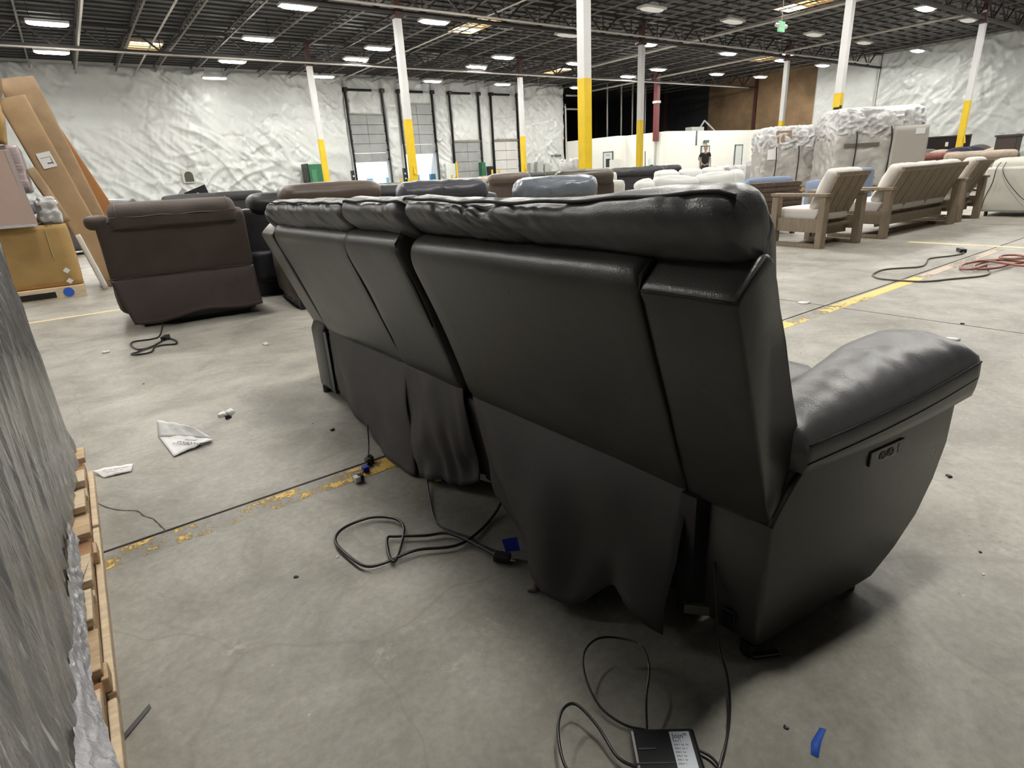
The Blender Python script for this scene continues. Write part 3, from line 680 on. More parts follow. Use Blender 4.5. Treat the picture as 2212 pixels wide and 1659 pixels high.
# hanging exit sign
t = empty('exit_sign', (19.2, 11.45, 4.86)); tag(t, 'green exit sign with two small lamps hanging on a thin rod', 'sign')
MB().box(-.16, .16, -.03, .03, -.14, .14).build('panel', M['exitg'], t); MB().cyl((0, 0, .14), (0, 0, 2.3), .012, 6).build('rod', M['pipe'], t)
for s in (-.22, .24): MB().cyl((s, -.04, .0), (s, .06, .05), .055, 8).build('lamp_head', M['lampw'], t)
for k, (lx, ch) in enumerate(((-.095, 'E'), (-.03, 'X'), (.035, 'I'), (.085, 'T'))):
    cu = bpy.data.curves.new('letter', 'FONT'); cu.body = ch; cu.size = .13; cu.extrude = .002; cu.align_x = 'CENTER'
    tmp = bpy.data.objects.new('letter', cu); COL.objects.link(tmp); bpy.context.view_layer.update()
    me = bpy.data.meshes.new_from_object(tmp.evaluated_get(bpy.context.evaluated_depsgraph_get())); bpy.data.objects.remove(tmp)
    me.materials.clear(); me.materials.append(mat('exit_letters', (.75, .9, .8), .5))
    place('letter', me, t, (lx, -.033, -.045), (R(90), 0, 0))
t = empty('ceiling_fan_lamp', (29.5, 36.0, 6.45)); tag(t, 'small white dome hanging on a thin cord right of the dock doors', 'lamp')
MB().cyl((0, 0, -.15), (0, 0, .25), .3, 14, .12).build('dome', M['colw'], t, smooth=True); MB().cyl((0, 0, .25), (0, 0, .95), .015, 6).build('cord', M['pipe'], t); MB().box(-.03, .03, -.1, .1, -.25, -.15).build('hook', M['colw'], t)

# ================================================================ THE GREY RECLINING SOFA
HT = R(2.6)
hero = empty('reclining_sofa', (1.0, 0.52, 0), HT)
tag(hero, 'large charcoal leather reclining sofa with its back to the viewer', 'sofa')
def hl(x, y, z=0):      # room point -> sofa frame (v forward, u along, z)
    dx, dy = x - 1.0, y - .52
    return (dx * math.cos(HT) + dy * math.sin(HT), -dx * math.sin(HT) + dy * math.cos(HT), z)
def inset(prof, d):
    cx = sum(p[0] for p in prof) / len(prof); cz = sum(p[1] for p in prof) / len(prof)
    out = []
    for (x, z) in prof:
        vx, vz = x - cx, z - cz; l = math.hypot(vx, vz) or 1
        k = max(0, l - d) / l
        out.append((cx + vx * k, cz + vz * k))
    return out
def dense(prof, k=4):
    pts = [(a, b, 0) for a, b in prof]; n = len(pts); pts3 = [Vector(p) for p in pts]; out = []
    for i in range(n):
        p0, p1, p2, p3 = pts3[i - 1], pts3[i], pts3[(i + 1) % n], pts3[(i + 2) % n]
        for j in range(k):
            t = j / k
            q = 0.5 * ((2 * p1) + (-p0 + p2) * t + (2 * p0 - 5 * p1 + 4 * p2 - p3) * t * t + (-p0 + 3 * p1 - 3 * p2 + p3) * t ** 3)
            out.append((q.x, q.y))
    return out
def extr(prof, u0, u1, r=.018, n=10, fn=None):
    """profile in (v,z) swept along u with softened ends"""
    us = [(u0, r), (u0 + r * .15, r * .5), (u0 + r * .45, r * .17), (u0 + r, 0)] + [(u0 + r + (u1 - u0 - 2 * r) * i / n, 0) for i in range(1, n)] + [(u1 - r, 0), (u1 - r * .45, r * .17), (u1 - r * .15, r * .5), (u1, r)]
    secs = []
    for (u, d) in us:
        q = inset(prof, d)
        secs.append([(fn(v, u, z) if fn else (v, u, z)) for (v, z) in q])
    return MB().loft(secs)
main_prof = dense([(0, .355), (-.05, .48), (-.098, .61), (-.148, .74), (-.180, .82), (-.190, .862), (-.178, .895), (-.145, .915), (-.10, .920), (-.07, .90), (-.045, .83), (.02, .66), (.075, .52), (.09, .36)], 4)
outer_prof = dense([(.0, .355), (-.05, .48), (-.10, .61), (-.15, .74), (-.188, .838)], 3)[:-6] + [(-.192, .852), (-.190, .862), (-.183, .872), (-.128, .918), (-.118, .923), (-.105, .924), (-.092, .915), (-.074, .88), (-.052, .83), (-.014, .76), (.028, .66), (.08, .55), (.112, .46), (.10, .38)]
def slack(seed, amp=.004):
    def f(v, u, z):
        k = noise.noise(Vector((u * 3, z * 3.5, seed))) * amp
        return (v - abs(k) * (1 if z > .4 else .3), u, z)
    return f
def seam(name, pts, r=.0028, parent=None):
    return MB().tube(pts, r, 5).build(name, THREAD, parent or hero, smooth=True)
b1 = extr(outer_prof, 0.0, .197, .010, 6).build('back_corner_panel', LE['hero'], hero, smooth=True); b1['label'] = 'outer back panel with chamfered top beside the near arm'
mm = b1.modifiers.new('e', 'EDGE_SPLIT'); mm.split_angle = R(55)
b2 = extr(main_prof, .200, 1.045, .022, 14, slack(1)).build('back_panel', LE['hero'], hero, smooth=True); b2['label'] = 'wide back panel of the near seat'
b3 = extr([(v + .012, z + .004) for v, z in main_prof], 1.125, 1.53, .022, 8, slack(2, .006)).build('back_panel', LE['hero'], hero, smooth=True); b3['label'] = 'narrow back panel of the centre console'
b4 = extr([(v + .022 , z) for v, z in main_prof], 1.532, 2.32, .02, 12, slack(3)).build('back_panel', LE['hero'], hero, smooth=True); b4['label'] = 'back panel of the far seat'
b5 = extr([(v + .03, z) for v, z in outer_prof], 2.36, 2.53, .012, 6).build('back_corner_panel', LE['hero'], hero, smooth=True); b5['label'] = 'outer back panel beside the far arm'
# seams
def along(prof_v, prof_z, u0, u1): return [(prof_v, u0 + (u1 - u0) * k / 8, prof_z) for k in range(9)]
seam('seam', along(-.1925, .856, .006, .192)); seam('seam', [(-.190, .003, .860), (-.150, .001, .897), (-.120, .001, .9215)])
seam('seam', [(v * 1.0 - .001, .199, z) for v, z in [(0, .36), (-.05, .48), (-.10, .61), (-.15, .74), (-.188, .838), (-.185, .88), (-.14, .915)]], .004)
seam('seam', [(v + .02 - .004, 1.531, z) for v, z in [(0, .36), (-.05, .48), (-.098, .61), (-.148, .74), (-.180, .82), (-.188, .862), (-.175, .893), (-.143, .913)]], .004)
seam('seam', [(-.150, 1.135, .925), (-.178, 1.140, .885), (-.170, 1.132, .84), (-.135, 1.128, .75), (-.085, 1.128, .61)], .003)
seam('seam', [(-.003, .003 + .19 * k / 6, .358) for k in range(7)], .002)
# dark inner body and gaps
extr([(.03, .36), (-.03, .60), (-.095, .84), (-.09, .87), (-.065, .83), (.01, .62), (.06, .45), (.07, .36)], .02, 2.50, .004, 2).build('inner_frame', M['black'], hero)
# front cushion of the near back, its edge shows past the side
fp = dense([(-.10, .90), (-.085, .99), (-.065, .985), (-.045, .90), (-.02, .80), (.045, .68), (.10, .57), (.14, .47), (.10, .44), (.04, .56), (-.04, .74)], 3)
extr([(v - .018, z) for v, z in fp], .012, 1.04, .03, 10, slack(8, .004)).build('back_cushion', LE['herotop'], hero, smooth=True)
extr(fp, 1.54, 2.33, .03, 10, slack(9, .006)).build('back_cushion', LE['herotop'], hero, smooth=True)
seam('piping', [(-.088, .008, .90), (-.064, .004, .84), (-.026, .003, .765), (.018, .003, .665), (.068, .004, .56), (.100, .006, .475)], .0035)

# headrest rolls with ruched leather
def roll(u0, u1, seed, prof=None, wr=.010, dip=0.0, ns=150, end=.06, slant=1.0, zoff=0.0, voff=0.0, freq=9.0):
    prof = prof or [(-.085, .895), (-.135, .902), (-.172, .925), (-.197, .955), (-.206, .985), (-.197, 1.008), (-.180, 1.017), (-.150, 1.027), (-.115, 1.024), (-.088, 1.00), (-.070, .96), (-.055, .91), (-.05, .87), (-.07, .86)]
    pr = dense(prof, 5); n = len(pr); secs = []
    cx = sum(p[0] for p in pr) / n; cz = sum(p[1] for p in pr) / n
    for i in range(ns + 1):
        s = i / ns; u = u0 + (u1 - u0) * s
        e = min(s, 1 - s) * (u1 - u0)
        k = 1.0 if e > end else math.sqrt(max(0, 1 - (1 - e / end) ** 2)) * .40 + .60
        dz = dip * (math.sin(math.pi * min(1, max(0, (s - .10) / .9))) ** .8 if s > .1 else 0)
        row = []
        for j, (v, z) in enumerate(pr):
            a = math.atan2(z - cz, v - cx)
            tz = max(0, min(1, (z - .895) / .11))                    # 0 at the panel, 1 at the top seam
            us = u + slant * .10 * (1 - tz) ** 1.3 + .015 * noise.noise(Vector((u * 5, z * 9, seed)))
            n1 = noise.noise(Vector((us * freq, z * 1.5, seed))); n2 = noise.noise(Vector((us * freq * 2.3, z * 3, seed + 9)))
            mask = max(0.30, min(1, .65 + 1.5 * noise.noise(Vector((u * 2.3, 1.1, seed + 4)))))
            fold = math.exp(-(n1 * 6) ** 2) + .45 * math.exp(-(n2 * 5) ** 2)
            reach = (.25 + .75 * tz ** .7) if v < cx else .3
            if z > 1.014: reach *= .5
            big = .010 * noise.noise(Vector((u * 2.6, z * 5 + seed, 3)))
            d = -wr * fold * mask * reach + big
            x_ = cx + (v - cx) * k + math.cos(a) * d; z_ = cz + (z - cz) * (k if z > cz else max(k, .85)) + math.sin(a) * d
            row.append((x_ + voff, u, z_ - dz * max(0, (z - .93) / .09) + zoff))
        secs.append(row)
    return MB().loft(secs), pr
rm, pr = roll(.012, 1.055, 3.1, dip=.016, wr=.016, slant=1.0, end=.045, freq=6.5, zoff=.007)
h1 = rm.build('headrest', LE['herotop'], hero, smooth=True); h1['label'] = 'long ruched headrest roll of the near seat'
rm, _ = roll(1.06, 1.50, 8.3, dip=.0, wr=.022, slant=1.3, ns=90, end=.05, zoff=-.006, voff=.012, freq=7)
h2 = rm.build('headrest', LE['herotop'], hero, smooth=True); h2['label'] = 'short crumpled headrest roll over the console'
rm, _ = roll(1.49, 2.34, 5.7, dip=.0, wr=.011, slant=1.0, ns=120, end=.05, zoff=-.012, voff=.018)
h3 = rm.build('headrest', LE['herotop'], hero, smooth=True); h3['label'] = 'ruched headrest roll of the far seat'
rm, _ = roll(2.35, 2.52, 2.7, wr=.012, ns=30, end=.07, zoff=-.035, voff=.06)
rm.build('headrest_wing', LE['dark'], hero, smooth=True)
def topseam(u0, u1, dip, zoff, voff, parent):
    pts = []
    for k in range(41):
        s = .012 + .976 * k / 40; u = u0 + (u1 - u0) * s; e = min(s, 1 - s) * (u1 - u0)
        dz = dip * (math.sin(math.pi * min(1, max(0, (s - .10) / .9))) ** .8 if s > .1 else 0)
        q = 1 if e > .045 else math.sqrt(max(0, 1 - (1 - e / .045) ** 2)) * .4 + .6
        big = .010 * noise.noise(Vector((u * 2.6, 1.015 * 5, 3)))
        pts.append((-.12 + (-.191 + .12) * q + voff + .003 * math.sin(u * 23), u, .95 + (1.0165 - .95) * q + zoff - dz * .95 + .002 * math.sin(u * 31)))
    return MB().tube(pts, .0042, 6).build('seam', THREAD, parent, smooth=True)
topseam(.012, 1.055, .016, 0.007, 0, h1); topseam(1.06, 1.50, 0, -.006, .010, h2); topseam(1.49, 2.34, 0, -.012, .016, h3)

# hanging cloth flaps
def flap(top0, top1, bottom, bulge, seed, nu=36, nv=26, fold=.012, label=None):
    bt = spline([hl(*p) for p in bottom], 8); T0, T1 = Vector(hl(*top0)), Vector(hl(*top1))
    def f(s, t):
        a = T0.lerp(T1, s); x = s * (len(bt) - 1); i = min(int(x), len(bt) - 2); b = bt[i].lerp(bt[i + 1], x - i)
        p = a.lerp(b, t)
        p.x += -bulge * math.sin(math.pi * min(1, t * 1.05)) * (.4 + .6 * math.sin(math.pi * s))
        n_ = noise.noise(Vector((s * 3.2 + seed, t * 1.3, seed))) + .4 * noise.noise(Vector((s * 7 + seed, t * 3, seed)))
        p.x += fold * 2.2 * n_ * t ** .8
        return tuple(p)
    o = MB().grid(f, nu, nv).build('cloth_flap', LE['herofab'], hero, smooth=True, solid=.004)
    if label: o['label'] = label
    return o
flap((.955, 1.575, .375), (.998, .715, .375), [(.875, 1.375, .085), (.825, 1.17, .055), (.80, .98, .03), (.81, .89, .03), (.865, .82, .085), (.92, .69, .02)], .05, 2.2, fold=.030, label='cloth flap hanging under the near seat')
flap((.935, 2.05, .378), (.96, 1.645, .378), [(.80, 1.80, .012), (.845, 1.70, .035), (.90, 1.60, .03), (.945, 1.535, .06)], .02, 6.1, fold=.03, label='crumpled cloth flap hanging under the console')
flap((.905, 2.835, .375), (.945, 2.05, .375), [(.865, 2.75, .05), (.83, 2.45, .02), (.81, 2.1, .012), (.80, 1.80, .012)], .03, 4.5, fold=.02, label='cloth flap hanging under the far seat')

# arms
def arm_body(sgn):
    out = [(1.0, .03), (1.44, .03), (1.53, .085), (1.61, .16), (1.66, .25), (1.69, .35), (1.69, .46), (1.66, .53), (1.10, .515), (1.055, .46), (1.0, .355)]
    Y = lambda x: .52 - .125 * (x - 1.0)
    if sgn > 0:
        A = [hl(x, Y(x), z) for x, z in out]; B = [hl(x, Y(x) + .15 + .04 * (x - 1), z) for x, z in out]
    else:
        A = [(hl(x, Y(x), z)[0] + .0, 2.55 - hl(x, Y(x), z)[1], z) for x, z in out]; B = [(a[0], a[1] - .17, a[2]) for a in A]
    mb = MB(); n = len(out); mb.add(A + B, [tuple(range(n)), tuple(range(n, 2 * n))[::-1]] + [(i, (i + 1) % n, n + (i + 1) % n, n + i) for i in range(n)])
    return mb
ab = arm_body(1).build('arm', LE['hero'], hero, smooth=False, bevel=.014); ab['label'] = 'near arm with control panel'
for p_ in ab.data.polygons: p_.use_smooth = True
ab.modifiers['b'].segments = 3
ab2 = arm_body(-1).build('arm', LE['hero'], hero, bevel=.014)
for p_ in ab2.data.polygons: p_.use_smooth = True
def arm_pad(mirror=False):
    secs = []; n = 44
    for i in range(n + 1):
        s = i / n; x = 1.055 + .655 * s
        e = min(s, 1 - s) * .655
        k = 1 if e > .07 else math.sqrt(max(0, 1 - (1 - e / .07) ** 2)) * .35 + .65
        yo = .52 - .125 * (x - 1) - .022 - .012 * math.sin(math.pi * s)
        wd = .15 + .105 * min(1, s * 1.4)
        zb = .468 + .012 * s; zs = .53 + .040 * s
        ch = (.042 + .036 * math.sin(math.pi * min(1, s * .78))) * k
        row = []
        sec = [(.004, 0, 0), (.0, .25, 0), (-.002, .6, 0), (0, 1.0, 0), (.004, 1, .06)]
        for (o_, a, c_) in sec: row.append((x, yo + o_, zb + (zs - zb) * a + c_ * ch))
        for j in range(1, 12):
            th = math.pi * j / 12
            yy = .5 - .5 * math.cos(th)
            zz = math.sin(th) ** .8
            wq = noise.noise(Vector((x * 24 + yy * 2, yy * 3, 4.4))); wq2 = noise.noise(Vector((x * 7, yy * 3, 1.4)))
            wrk = -.007 * math.exp(-(wq * 6) ** 2) * min(1, s * 3) * (1 if yy < .75 else .3) + .003 * wq2
            row.append((x, yo + .004 + (wd - .008) * yy, zs + ch * zz + wrk * math.sin(th)))
        row += [(x, yo + wd, zs), (x, yo + wd, zb)]
        secs.append([hl(*p) for p in row])
    if mirror: secs = [[(p[0], 2.55 - p[1], p[2]) for p in r_] for r_ in secs]
    return MB().loft(secs)
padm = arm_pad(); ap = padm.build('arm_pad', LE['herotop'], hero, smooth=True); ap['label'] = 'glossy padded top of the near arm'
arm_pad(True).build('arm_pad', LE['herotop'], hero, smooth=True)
ps = []; pb = []
for i in range(25):
    s = i / 24; x = 1.06 + .645 * s; yo = .52 - .125 * (x - 1) - .022 - .012 * math.sin(math.pi * s)
    ps.append(hl(x, yo - .001, .5315 + .040 * s)); pb.append(hl(x, yo + .004, .468 + .012 * s))
seam('seam', ps, .003, ap)
seam('seam', [(p[0], p[1] - .001, p[2] - .042 + .0) for p in ps], .0012, ap)
seam('stitched_edge', [hl(1.0 + .09 * k / 10 - .012, .512 - .006 * k / 10, .362 + .105 * (k / 10) ** .8) for k in range(11)], .006)
# control panel
sx = lambda x, z, off=0: hl(x, .52 - .125 * (x - 1) - off, z)
def sidequad(name, x0, x1, z0, z1, t, m, parent):
    P = [sx(x0, z0, 0), sx(x1, z0, 0), sx(x1, z1, 0), sx(x0, z1, 0)]; Q = [sx(x0, z0, t), sx(x1, z0, t), sx(x1, z1, t), sx(x0, z1, t)]
    return MB().add(P + Q, [(0, 1, 2, 3), (7, 6, 5, 4), (0, 4, 5, 1), (1, 5, 6, 2), (2, 6, 7, 3), (3, 7, 4, 0)]).build(name, m, parent, bevel=.002)
cp = sidequad('control_panel', 1.325, 1.458, .392, .430, .005, mat('gloss_black', (.006, .006, .008), .12), hero)
for xc in (1.372, 1.402):
    ring = [sx(xc + .0115 * math.copysign(abs(math.cos(a)) ** .6, math.cos(a)), .410 + .009 * math.copysign(abs(math.sin(a)) ** .6, math.sin(a)), .006) for a in [2 * math.pi * k / 20 for k in range(21)]]
    MB().tube(ring, .0011, 5).build('button_ring', mat('silver_print', (.32, .31, .29), .4), cp)
    sidequad('button', xc - .006, xc + .006, .405, .415, .0065, M['black'], cp)
sidequad('charging_port', 1.432, 1.440, .398, .424, .0062, mat('port_dark', (.03, .03, .05), .3), cp)
# rear face of the arm base: socket plate, black strips standing for gap shade, feet and rails
ro = MB().box(*[min(hl(.998, .575)[0], 0) - .006, .0, .052, .088, .045, .10]).build('socket_plate', M['black'], hero, bevel=.003)
MB().box(-.010, -.006, .058, .082, .055, .09).build('socket', mat('gloss_black', (.006, .006, .008), .12), hero)
MB().box(.01, .62, .16, 2.42, .05, .34).build('mechanism_box', M['black'], hero)
MB().box(-.02, .02, .16, .20, .03, .36).build('gap_shade_strip', M['black'], hero)
MB().box(.0, .03, 2.34, 2.38, .03, .36).build('gap_shade_strip', M['black'], hero)
for (a, b) in ((hl(.965, .69, .055), hl(1.03, .50 + .12, .05)), (hl(.93, 1.62, .06), hl(1.02, 1.46, .035))):
    MB().bar(a, b, .012, .026).build('steel_rail', M['steel'], hero)
for (x, y) in ((.015, .02), (.40, -.03), (.015, 2.5), (.42, 2.56)):
    MB().cyl((x, y, 0), (x, y, .035), .022, 10).build('foot', M['black'], hero)
MB().bar((-.005, .005, .012), (.055, -.030, .008), .018, .012).build('foot_strap', M['black'], hero, bevel=.003)
# seats, console and footrests (front of the sofa)
for (u0, u1) in ((.20, 1.03), (1.55, 2.33)):
    pad('seat_cushion', LE['herotop'], hero, (.40, (u0 + u1) / 2, .40), (.62, u1 - u0, .16), r=.06, n=10, puff=(0, 0, .025), wr=.003)
    pad('footrest', LE['herotop'], hero, (.75, (u0 + u1) / 2, .24), (.12, u1 - u0 - .02, .36), r=.05, puff=(.02, 0, 0))
pad('console', LE['hero'], hero, (.40, 1.29, .34), (.70, .46, .44), r=.03)
for uu in (1.2, 1.38): MB().cyl((.45, uu, .555), (.45, uu, .566), .045, 20).build('cup_holder', M['steel'], hero, smooth=False)

# ================================================================ GENERIC SEATING
def couch(name, label, cat, loc, rz, w, d, h, m, n=2, arm=.2, armh=.62, backt=.24, seatz=.45, headroll=False, group=None, cm=None, feet=True, backh=None, pillows=False, rear_flap=False, wr=.004, rnd=.05):
    """local x = width, y = forward (the back is at y=0)"""
    t = empty(name, loc, rz); tag(t, label, cat, group); cm = cm or m
    bh = backh or (h - .12 if headroll else h - (.12 if pillows else 0))
    iw = w - 2 * arm
    pad('base', m, t, (0, d / 2 + .03, .19 + .03), (w - .06, d - .12, .30), r=.03, n=4)
    pad('back', m, t, (0, backt / 2, (bh + .10) / 2), (w - .02 if arm < .05 else w - .04, backt, bh - .10), r=rnd, n=8, puff=(0, .01, .01), wr=wr * .5)
    if arm > .05:
        for s in (-1, 1): pad('arm', m, t, (s * (w - arm) / 2, d / 2 + .02, armh / 2 + .03), (arm, d - .05, armh - .06), r=.07, n=8, puff=(.01, 0, .015), wr=wr, seed=s)
    for k in range(n):
        x = -iw / 2 + iw * (k + .5) / n
        pad('seat_cushion', cm, t, (x, d / 2 + .12, seatz - .06), (iw / n - .01, d - .32, .15), r=.05, n=6, puff=(0, 0, .02), wr=wr)
        if headroll: pad('headrest', cm, t, (x, backt * .42, h - .09), (iw / n + (2 * arm / n) * .85, backt + .07, .19), r=.09, n=12, puff=(0, .015, .012), wr=wr * 2.2, wf=9, seed=k * 3)
        elif pillows: pad('back_cushion', cm, t, (x, backt + .03, h - .20), (iw / n - .01, .22, .42), r=.09, n=8, puff=(0, .03, .02), wr=wr * 2, seed=k, rot=(R(-8), 0, 0))
    if feet:
        for sx_ in (-1, 1):
            for yy in (.08, d - .12): MB().cyl((sx_ * (w / 2 - .1), yy, 0), (sx_ * (w / 2 - .1), yy, .07), .025, 8).build('foot', M['black'], t)
    return t

# ---- brown recliner
br = empty('recliner_chair', (.68, 5.70, 0), R(-5)); tag(br, 'dark brown suede recliner chair with its back turned, standing left of the grey sofa', 'recliner')
bp_ = dense([(.03, .40), (.0, .55), (-.02, .70), (-.03, .85), (.0, .90), (.10, .92), (.2, .88), (.24, .6), (.22, .40)], 4)
def rot_xy(mb): mb.v = [(-p[1], p[0], p[2]) for p in mb.v]; return mb
rot_xy(extr(bp_, -.555, .545, .03, 10, slack(11, .008))).build('back', LE['brown'], br, smooth=True)
hp = dense([(-.045, .815), (-.065, .85), (-.06, .92), (-.03, .975), (.04, 1.01), (.12, 1.01), (.2, .97), (.22, .88), (.12, .82)], 4)
def soft(seed, amp):
    def f(v, u, z): return (v + amp * noise.noise(Vector((u * 5, z * 6, seed))), u, z + amp * .8 * noise.noise(Vector((u * 3, 2, seed))))
    return f
hr = rot_xy(extr(hp, -.50, .44, .06, 22, soft(12, .012))).build('headrest', LE['brown'], br, smooth=True)
for zz, vv in ((.822, -.052), (.905, -.066)):
    MB().tube([(-.44 + .94 * k / 16, vv + .004 * math.sin(k), zz + .004 * math.sin(k * 1.3)) for k in range(17)], .004, 5).build('seam', mat('brown_welt', (.12, .085, .065), .6), hr)
for ss in (-1, 1):
    xx = .44 if ss > 0 else -.38
    MB().tube([(xx, -.068, .91), (xx, -.055, .955), (xx, -.02, .99), (xx, .05, 1.015)], .004, 5).build('seam', mat('brown_welt', (.12, .085, .065), .6), hr)
pad('shoulder', LE['brown'], br, (-.53, .07, .875), (.16, .2, .10), r=.045, n=8, wr=.006)
def bflap(s, t):
    x = -.55 + 1.10 * s - .0 * t; z = .42 - (.33 + .02 * math.sin(s * 9)) * t - .035 * t * (1 - s) * 1
    x = x + (.09 * t * (1 - s)) 
    return (x, .015 - .10 * t ** .8 + .03 * noise.noise(Vector((s * 3, t * 1.2, 5))) * t - .012, z)
bf = MB().grid(bflap, 34, 16).build('cloth_flap', LE['brown2'], br, smooth=True, solid=.006)
MB().tube([bflap(k / 30, .93) for k in range(31)], .004, 5).build('seam', mat('brown_welt', (.12, .085, .065), .6), bf)
MB().tube([(-.56 + 1.1 * k / 20, .012, .425 + .002 * math.sin(k * 2)) for k in range(21)], .004, 5).build('seam', mat('brown_welt', (.12, .085, .065), .6), br)
MB().box(-.28, .50, .02, .70, .035, .14).build('base_frame', M['black'], br)
MB().box(-.40, .44, .05, .10, .0, .035).build('runner', M['blackm'], br); MB().box(-.40, .44, .62, .67, .0, .035).build('runner', M['blackm'], br)
for s in (-1, 1): pad('arm', LE['brown'], br, (s * .44, .50, .36), (.22, .80, .50), r=.08, n=8, wr=.006, seed=s)
pad('seat_cushion', LE['brown'], br, (0, .52, .40), (.66, .68, .2), r=.07, puff=(0, 0, .03)); pad('footrest', LE['brown'], br, (0, .92, .28), (.66, .12, .4), r=.05)
pad('seat_back_cushion', LE['brown'], br, (0, .26, .66), (.72, .2, .5), r=.08)

# ---- sofas behind
cD = couch('leather_sofa', 'near black leather sofa standing directly behind the brown recliner', 'sofa', (2.45, 6.35, 0), R(-1), 2.2, .95, 1.0, LE['dark'], 2, headroll=True, feet=False)
MB().box(-1.08, 1.08, .02, .9, .0, .12).build('plinth', M['black'], cD)
MB().grid(lambda s, t: (-1.08 + 2.16 * s, -.02 + .02 * math.sin(s * 14) * t, .46 - .3 * t), 20, 5).build('cloth_flap', LE['dark'], cD, smooth=True, solid=.005)
cT = couch('leather_sofa', 'taupe leather sofa with smooth rounded headrests behind the far end of the grey sofa', 'sofa', (1.92, 5.25, 0), R(-6), 0.95, .95, 1.065, LE['tan'], 1, headroll=True, wr=.002, feet=False)
MB().box(-.44, .44, .03, .9, .0, .14).build('plinth', M['black'], cT)
for xx in (.3, .55): MB().box(-.448, -.44, xx, xx + .05, .05, .12).build('white_clip', M['paper'], cT)
couch('leather_sofa', 'smoky grey leather sofa with crumpled headrests behind the centre of the charcoal sofa', 'sofa', (2.97, 5.14, 0), R(-25), 1.12, .9, 1.02, LE['grey'], 2, headroll=True, wr=.006)
couch('leather_recliner', 'silvery grey leather recliner head, shiny, just left of the brown recliner with two rolls', 'recliner', (3.52, 4.12, 0), R(-42), 0.8, .9, .995, LE['lgrey'], 1, headroll=True, wr=.008)
couch('leather_recliner', 'chocolate brown recliner with a thick double roll back right of the silvery one', 'recliner', (5.6, 5.95, 0), R(-38), 0.85, .9, 1.04, LE['choc'], 1, headroll=True, wr=.003)
couch('leather_recliner', 'taupe brown recliner head peeking out behind the silvery recliner', 'recliner', (6.25, 8.5, 0), R(-30), 0.8, .9, 1.05, LE['tan'], 1, headroll=True, wr=.003)
couch('cream_armchair', 'small cream boucle armchair with a square back beside the chocolate recliner', 'armchair', (6.9, 6.72, 0), R(-38), 0.46, 0.45, .86, M['cream'], 1, arm=.0)
couch('cream_armchair', 'cream armchair further back behind the square cream one', 'armchair', (9.55, 9.4, 0), R(-38), 0.42, .7, .95, M['cream'], 1, arm=.0)
couch('fabric_sofa', 'large black fabric sofa with puffy dark cushions behind the pale grey sofa', 'sofa', (11.6, 10.4, 0), R(-28), 1.6, .95, 1.0, LE['dark'], 2, headroll=True, wr=.01)
couch('fabric_sofa', 'grey low sofa arm left of the black puffy sofa', 'sofa', (8.3, 8.5, 0), R(-30), 0.6, .9, .84, LE['grey'], 1, arm=.15)
couch('fabric_sofa', 'dark sofa in front of the white office wall, flat top', 'sofa', (14.2, 11.6, 0), R(-28), 1.1, .9, 1.0, LE['dark'], 2, headroll=True)
couch('fabric_sofa', 'navy sofa far away before the worn yellow column foot', 'sofa', (14.4, 13.8, 0), R(-25), 1.3, .9, .93, LE['navy'], 2, headroll=True)
couch('fabric_sofa', 'olive grey sofa far away left of the navy one', 'sofa', (16.5, 16.6, 0), R(-25), 1.7, .9, .93, LE['olive'], 2, headroll=True)
couch('fabric_sofa', 'beige armed sofa between the navy sofa and the square cream chair', 'sofa', (11.6, 11.9, 0), R(-25), 1.0, .9, .86, LE['beige'], 1, arm=.2)
couch('fabric_sofa', 'long low dark sofa right of the flat topped dark sofa', 'sofa', (16.9, 13.4, 0), R(-30), 1.3, .9, .86, LE['olive'], 2)
# far row along the white wall on the left
for k, (px_, py_, w_, h_, mm_, rz, lab) in enumerate(((.2, 14.5, 2.2, .99, 'grey', -5, 'long smoky sofa far behind the brown recliner, left end'), (2.7, 14.8, 2.3, 1.0, 'dark', -5, 'black sofa far behind the brown recliner, right of the smoky one'), (5.2, 15.2, 2.2, 1.02, 'grey', -8, 'grey sofa far behind the near black sofa, left of the green container'),
        (8.6, 17.5, 2.2, .96, 'olive', -20, 'olive sofa far away under the first dock door'), (10.9, 15.2, 2.0, .98, 'beige', -20, 'beige sofa far away under the second dock door'), (12.6, 17.4, 2.1, 1.0, 'grey', -20, 'grey sofa far away before the third dock door'), (9.3, 12.3, 1.7, 1.03, 'dark', -25, 'black flat topped sofa behind the chocolate recliner'), (17.0, 19.5, 2.0, 1.0, 'olive', -25, 'olive sofa far away before the fourth dock door'))):
    couch('fabric_sofa', lab, 'sofa', (px_, py_, 0), R(rz), w_, .95, h_, LE[mm_], 2, headroll=True, wr=.003)
# pale grey sofa
hs = couch('fabric_sofa', 'pale grey fabric sofa with four loose back cushions behind the charcoal headrest', 'sofa', (8.55, 6.40, 0), R(-17), 2.65, 1.0, .88, M['greyf'], 3, arm=.12, armh=.58, backh=.66, wr=.006)
for k, (x_, w_, a_) in enumerate(((-.74, .34, -6), (-.13, .88, 3), (.68, .74, -3), (1.14, .30, 5))):
    pad('back_cushion', M['greyf'], hs, (x_, .33 + .02 * k, .60 + .02 * k), (w_, .22, .42), r=.09, n=10, puff=(0, .03, .03), wr=.014, wf=5, seed=k + 3, rot=(R(-8), R(a_), 0))
couch('fabric_sofa', 'second pale grey sofa with soft cushions right behind the first pale one', 'sofa', (11.2, 8.35, 0), R(-22), 2.0, 1.0, .90, M['greyf'], 3, arm=.15, pillows=True, backh=.72, wr=.008)

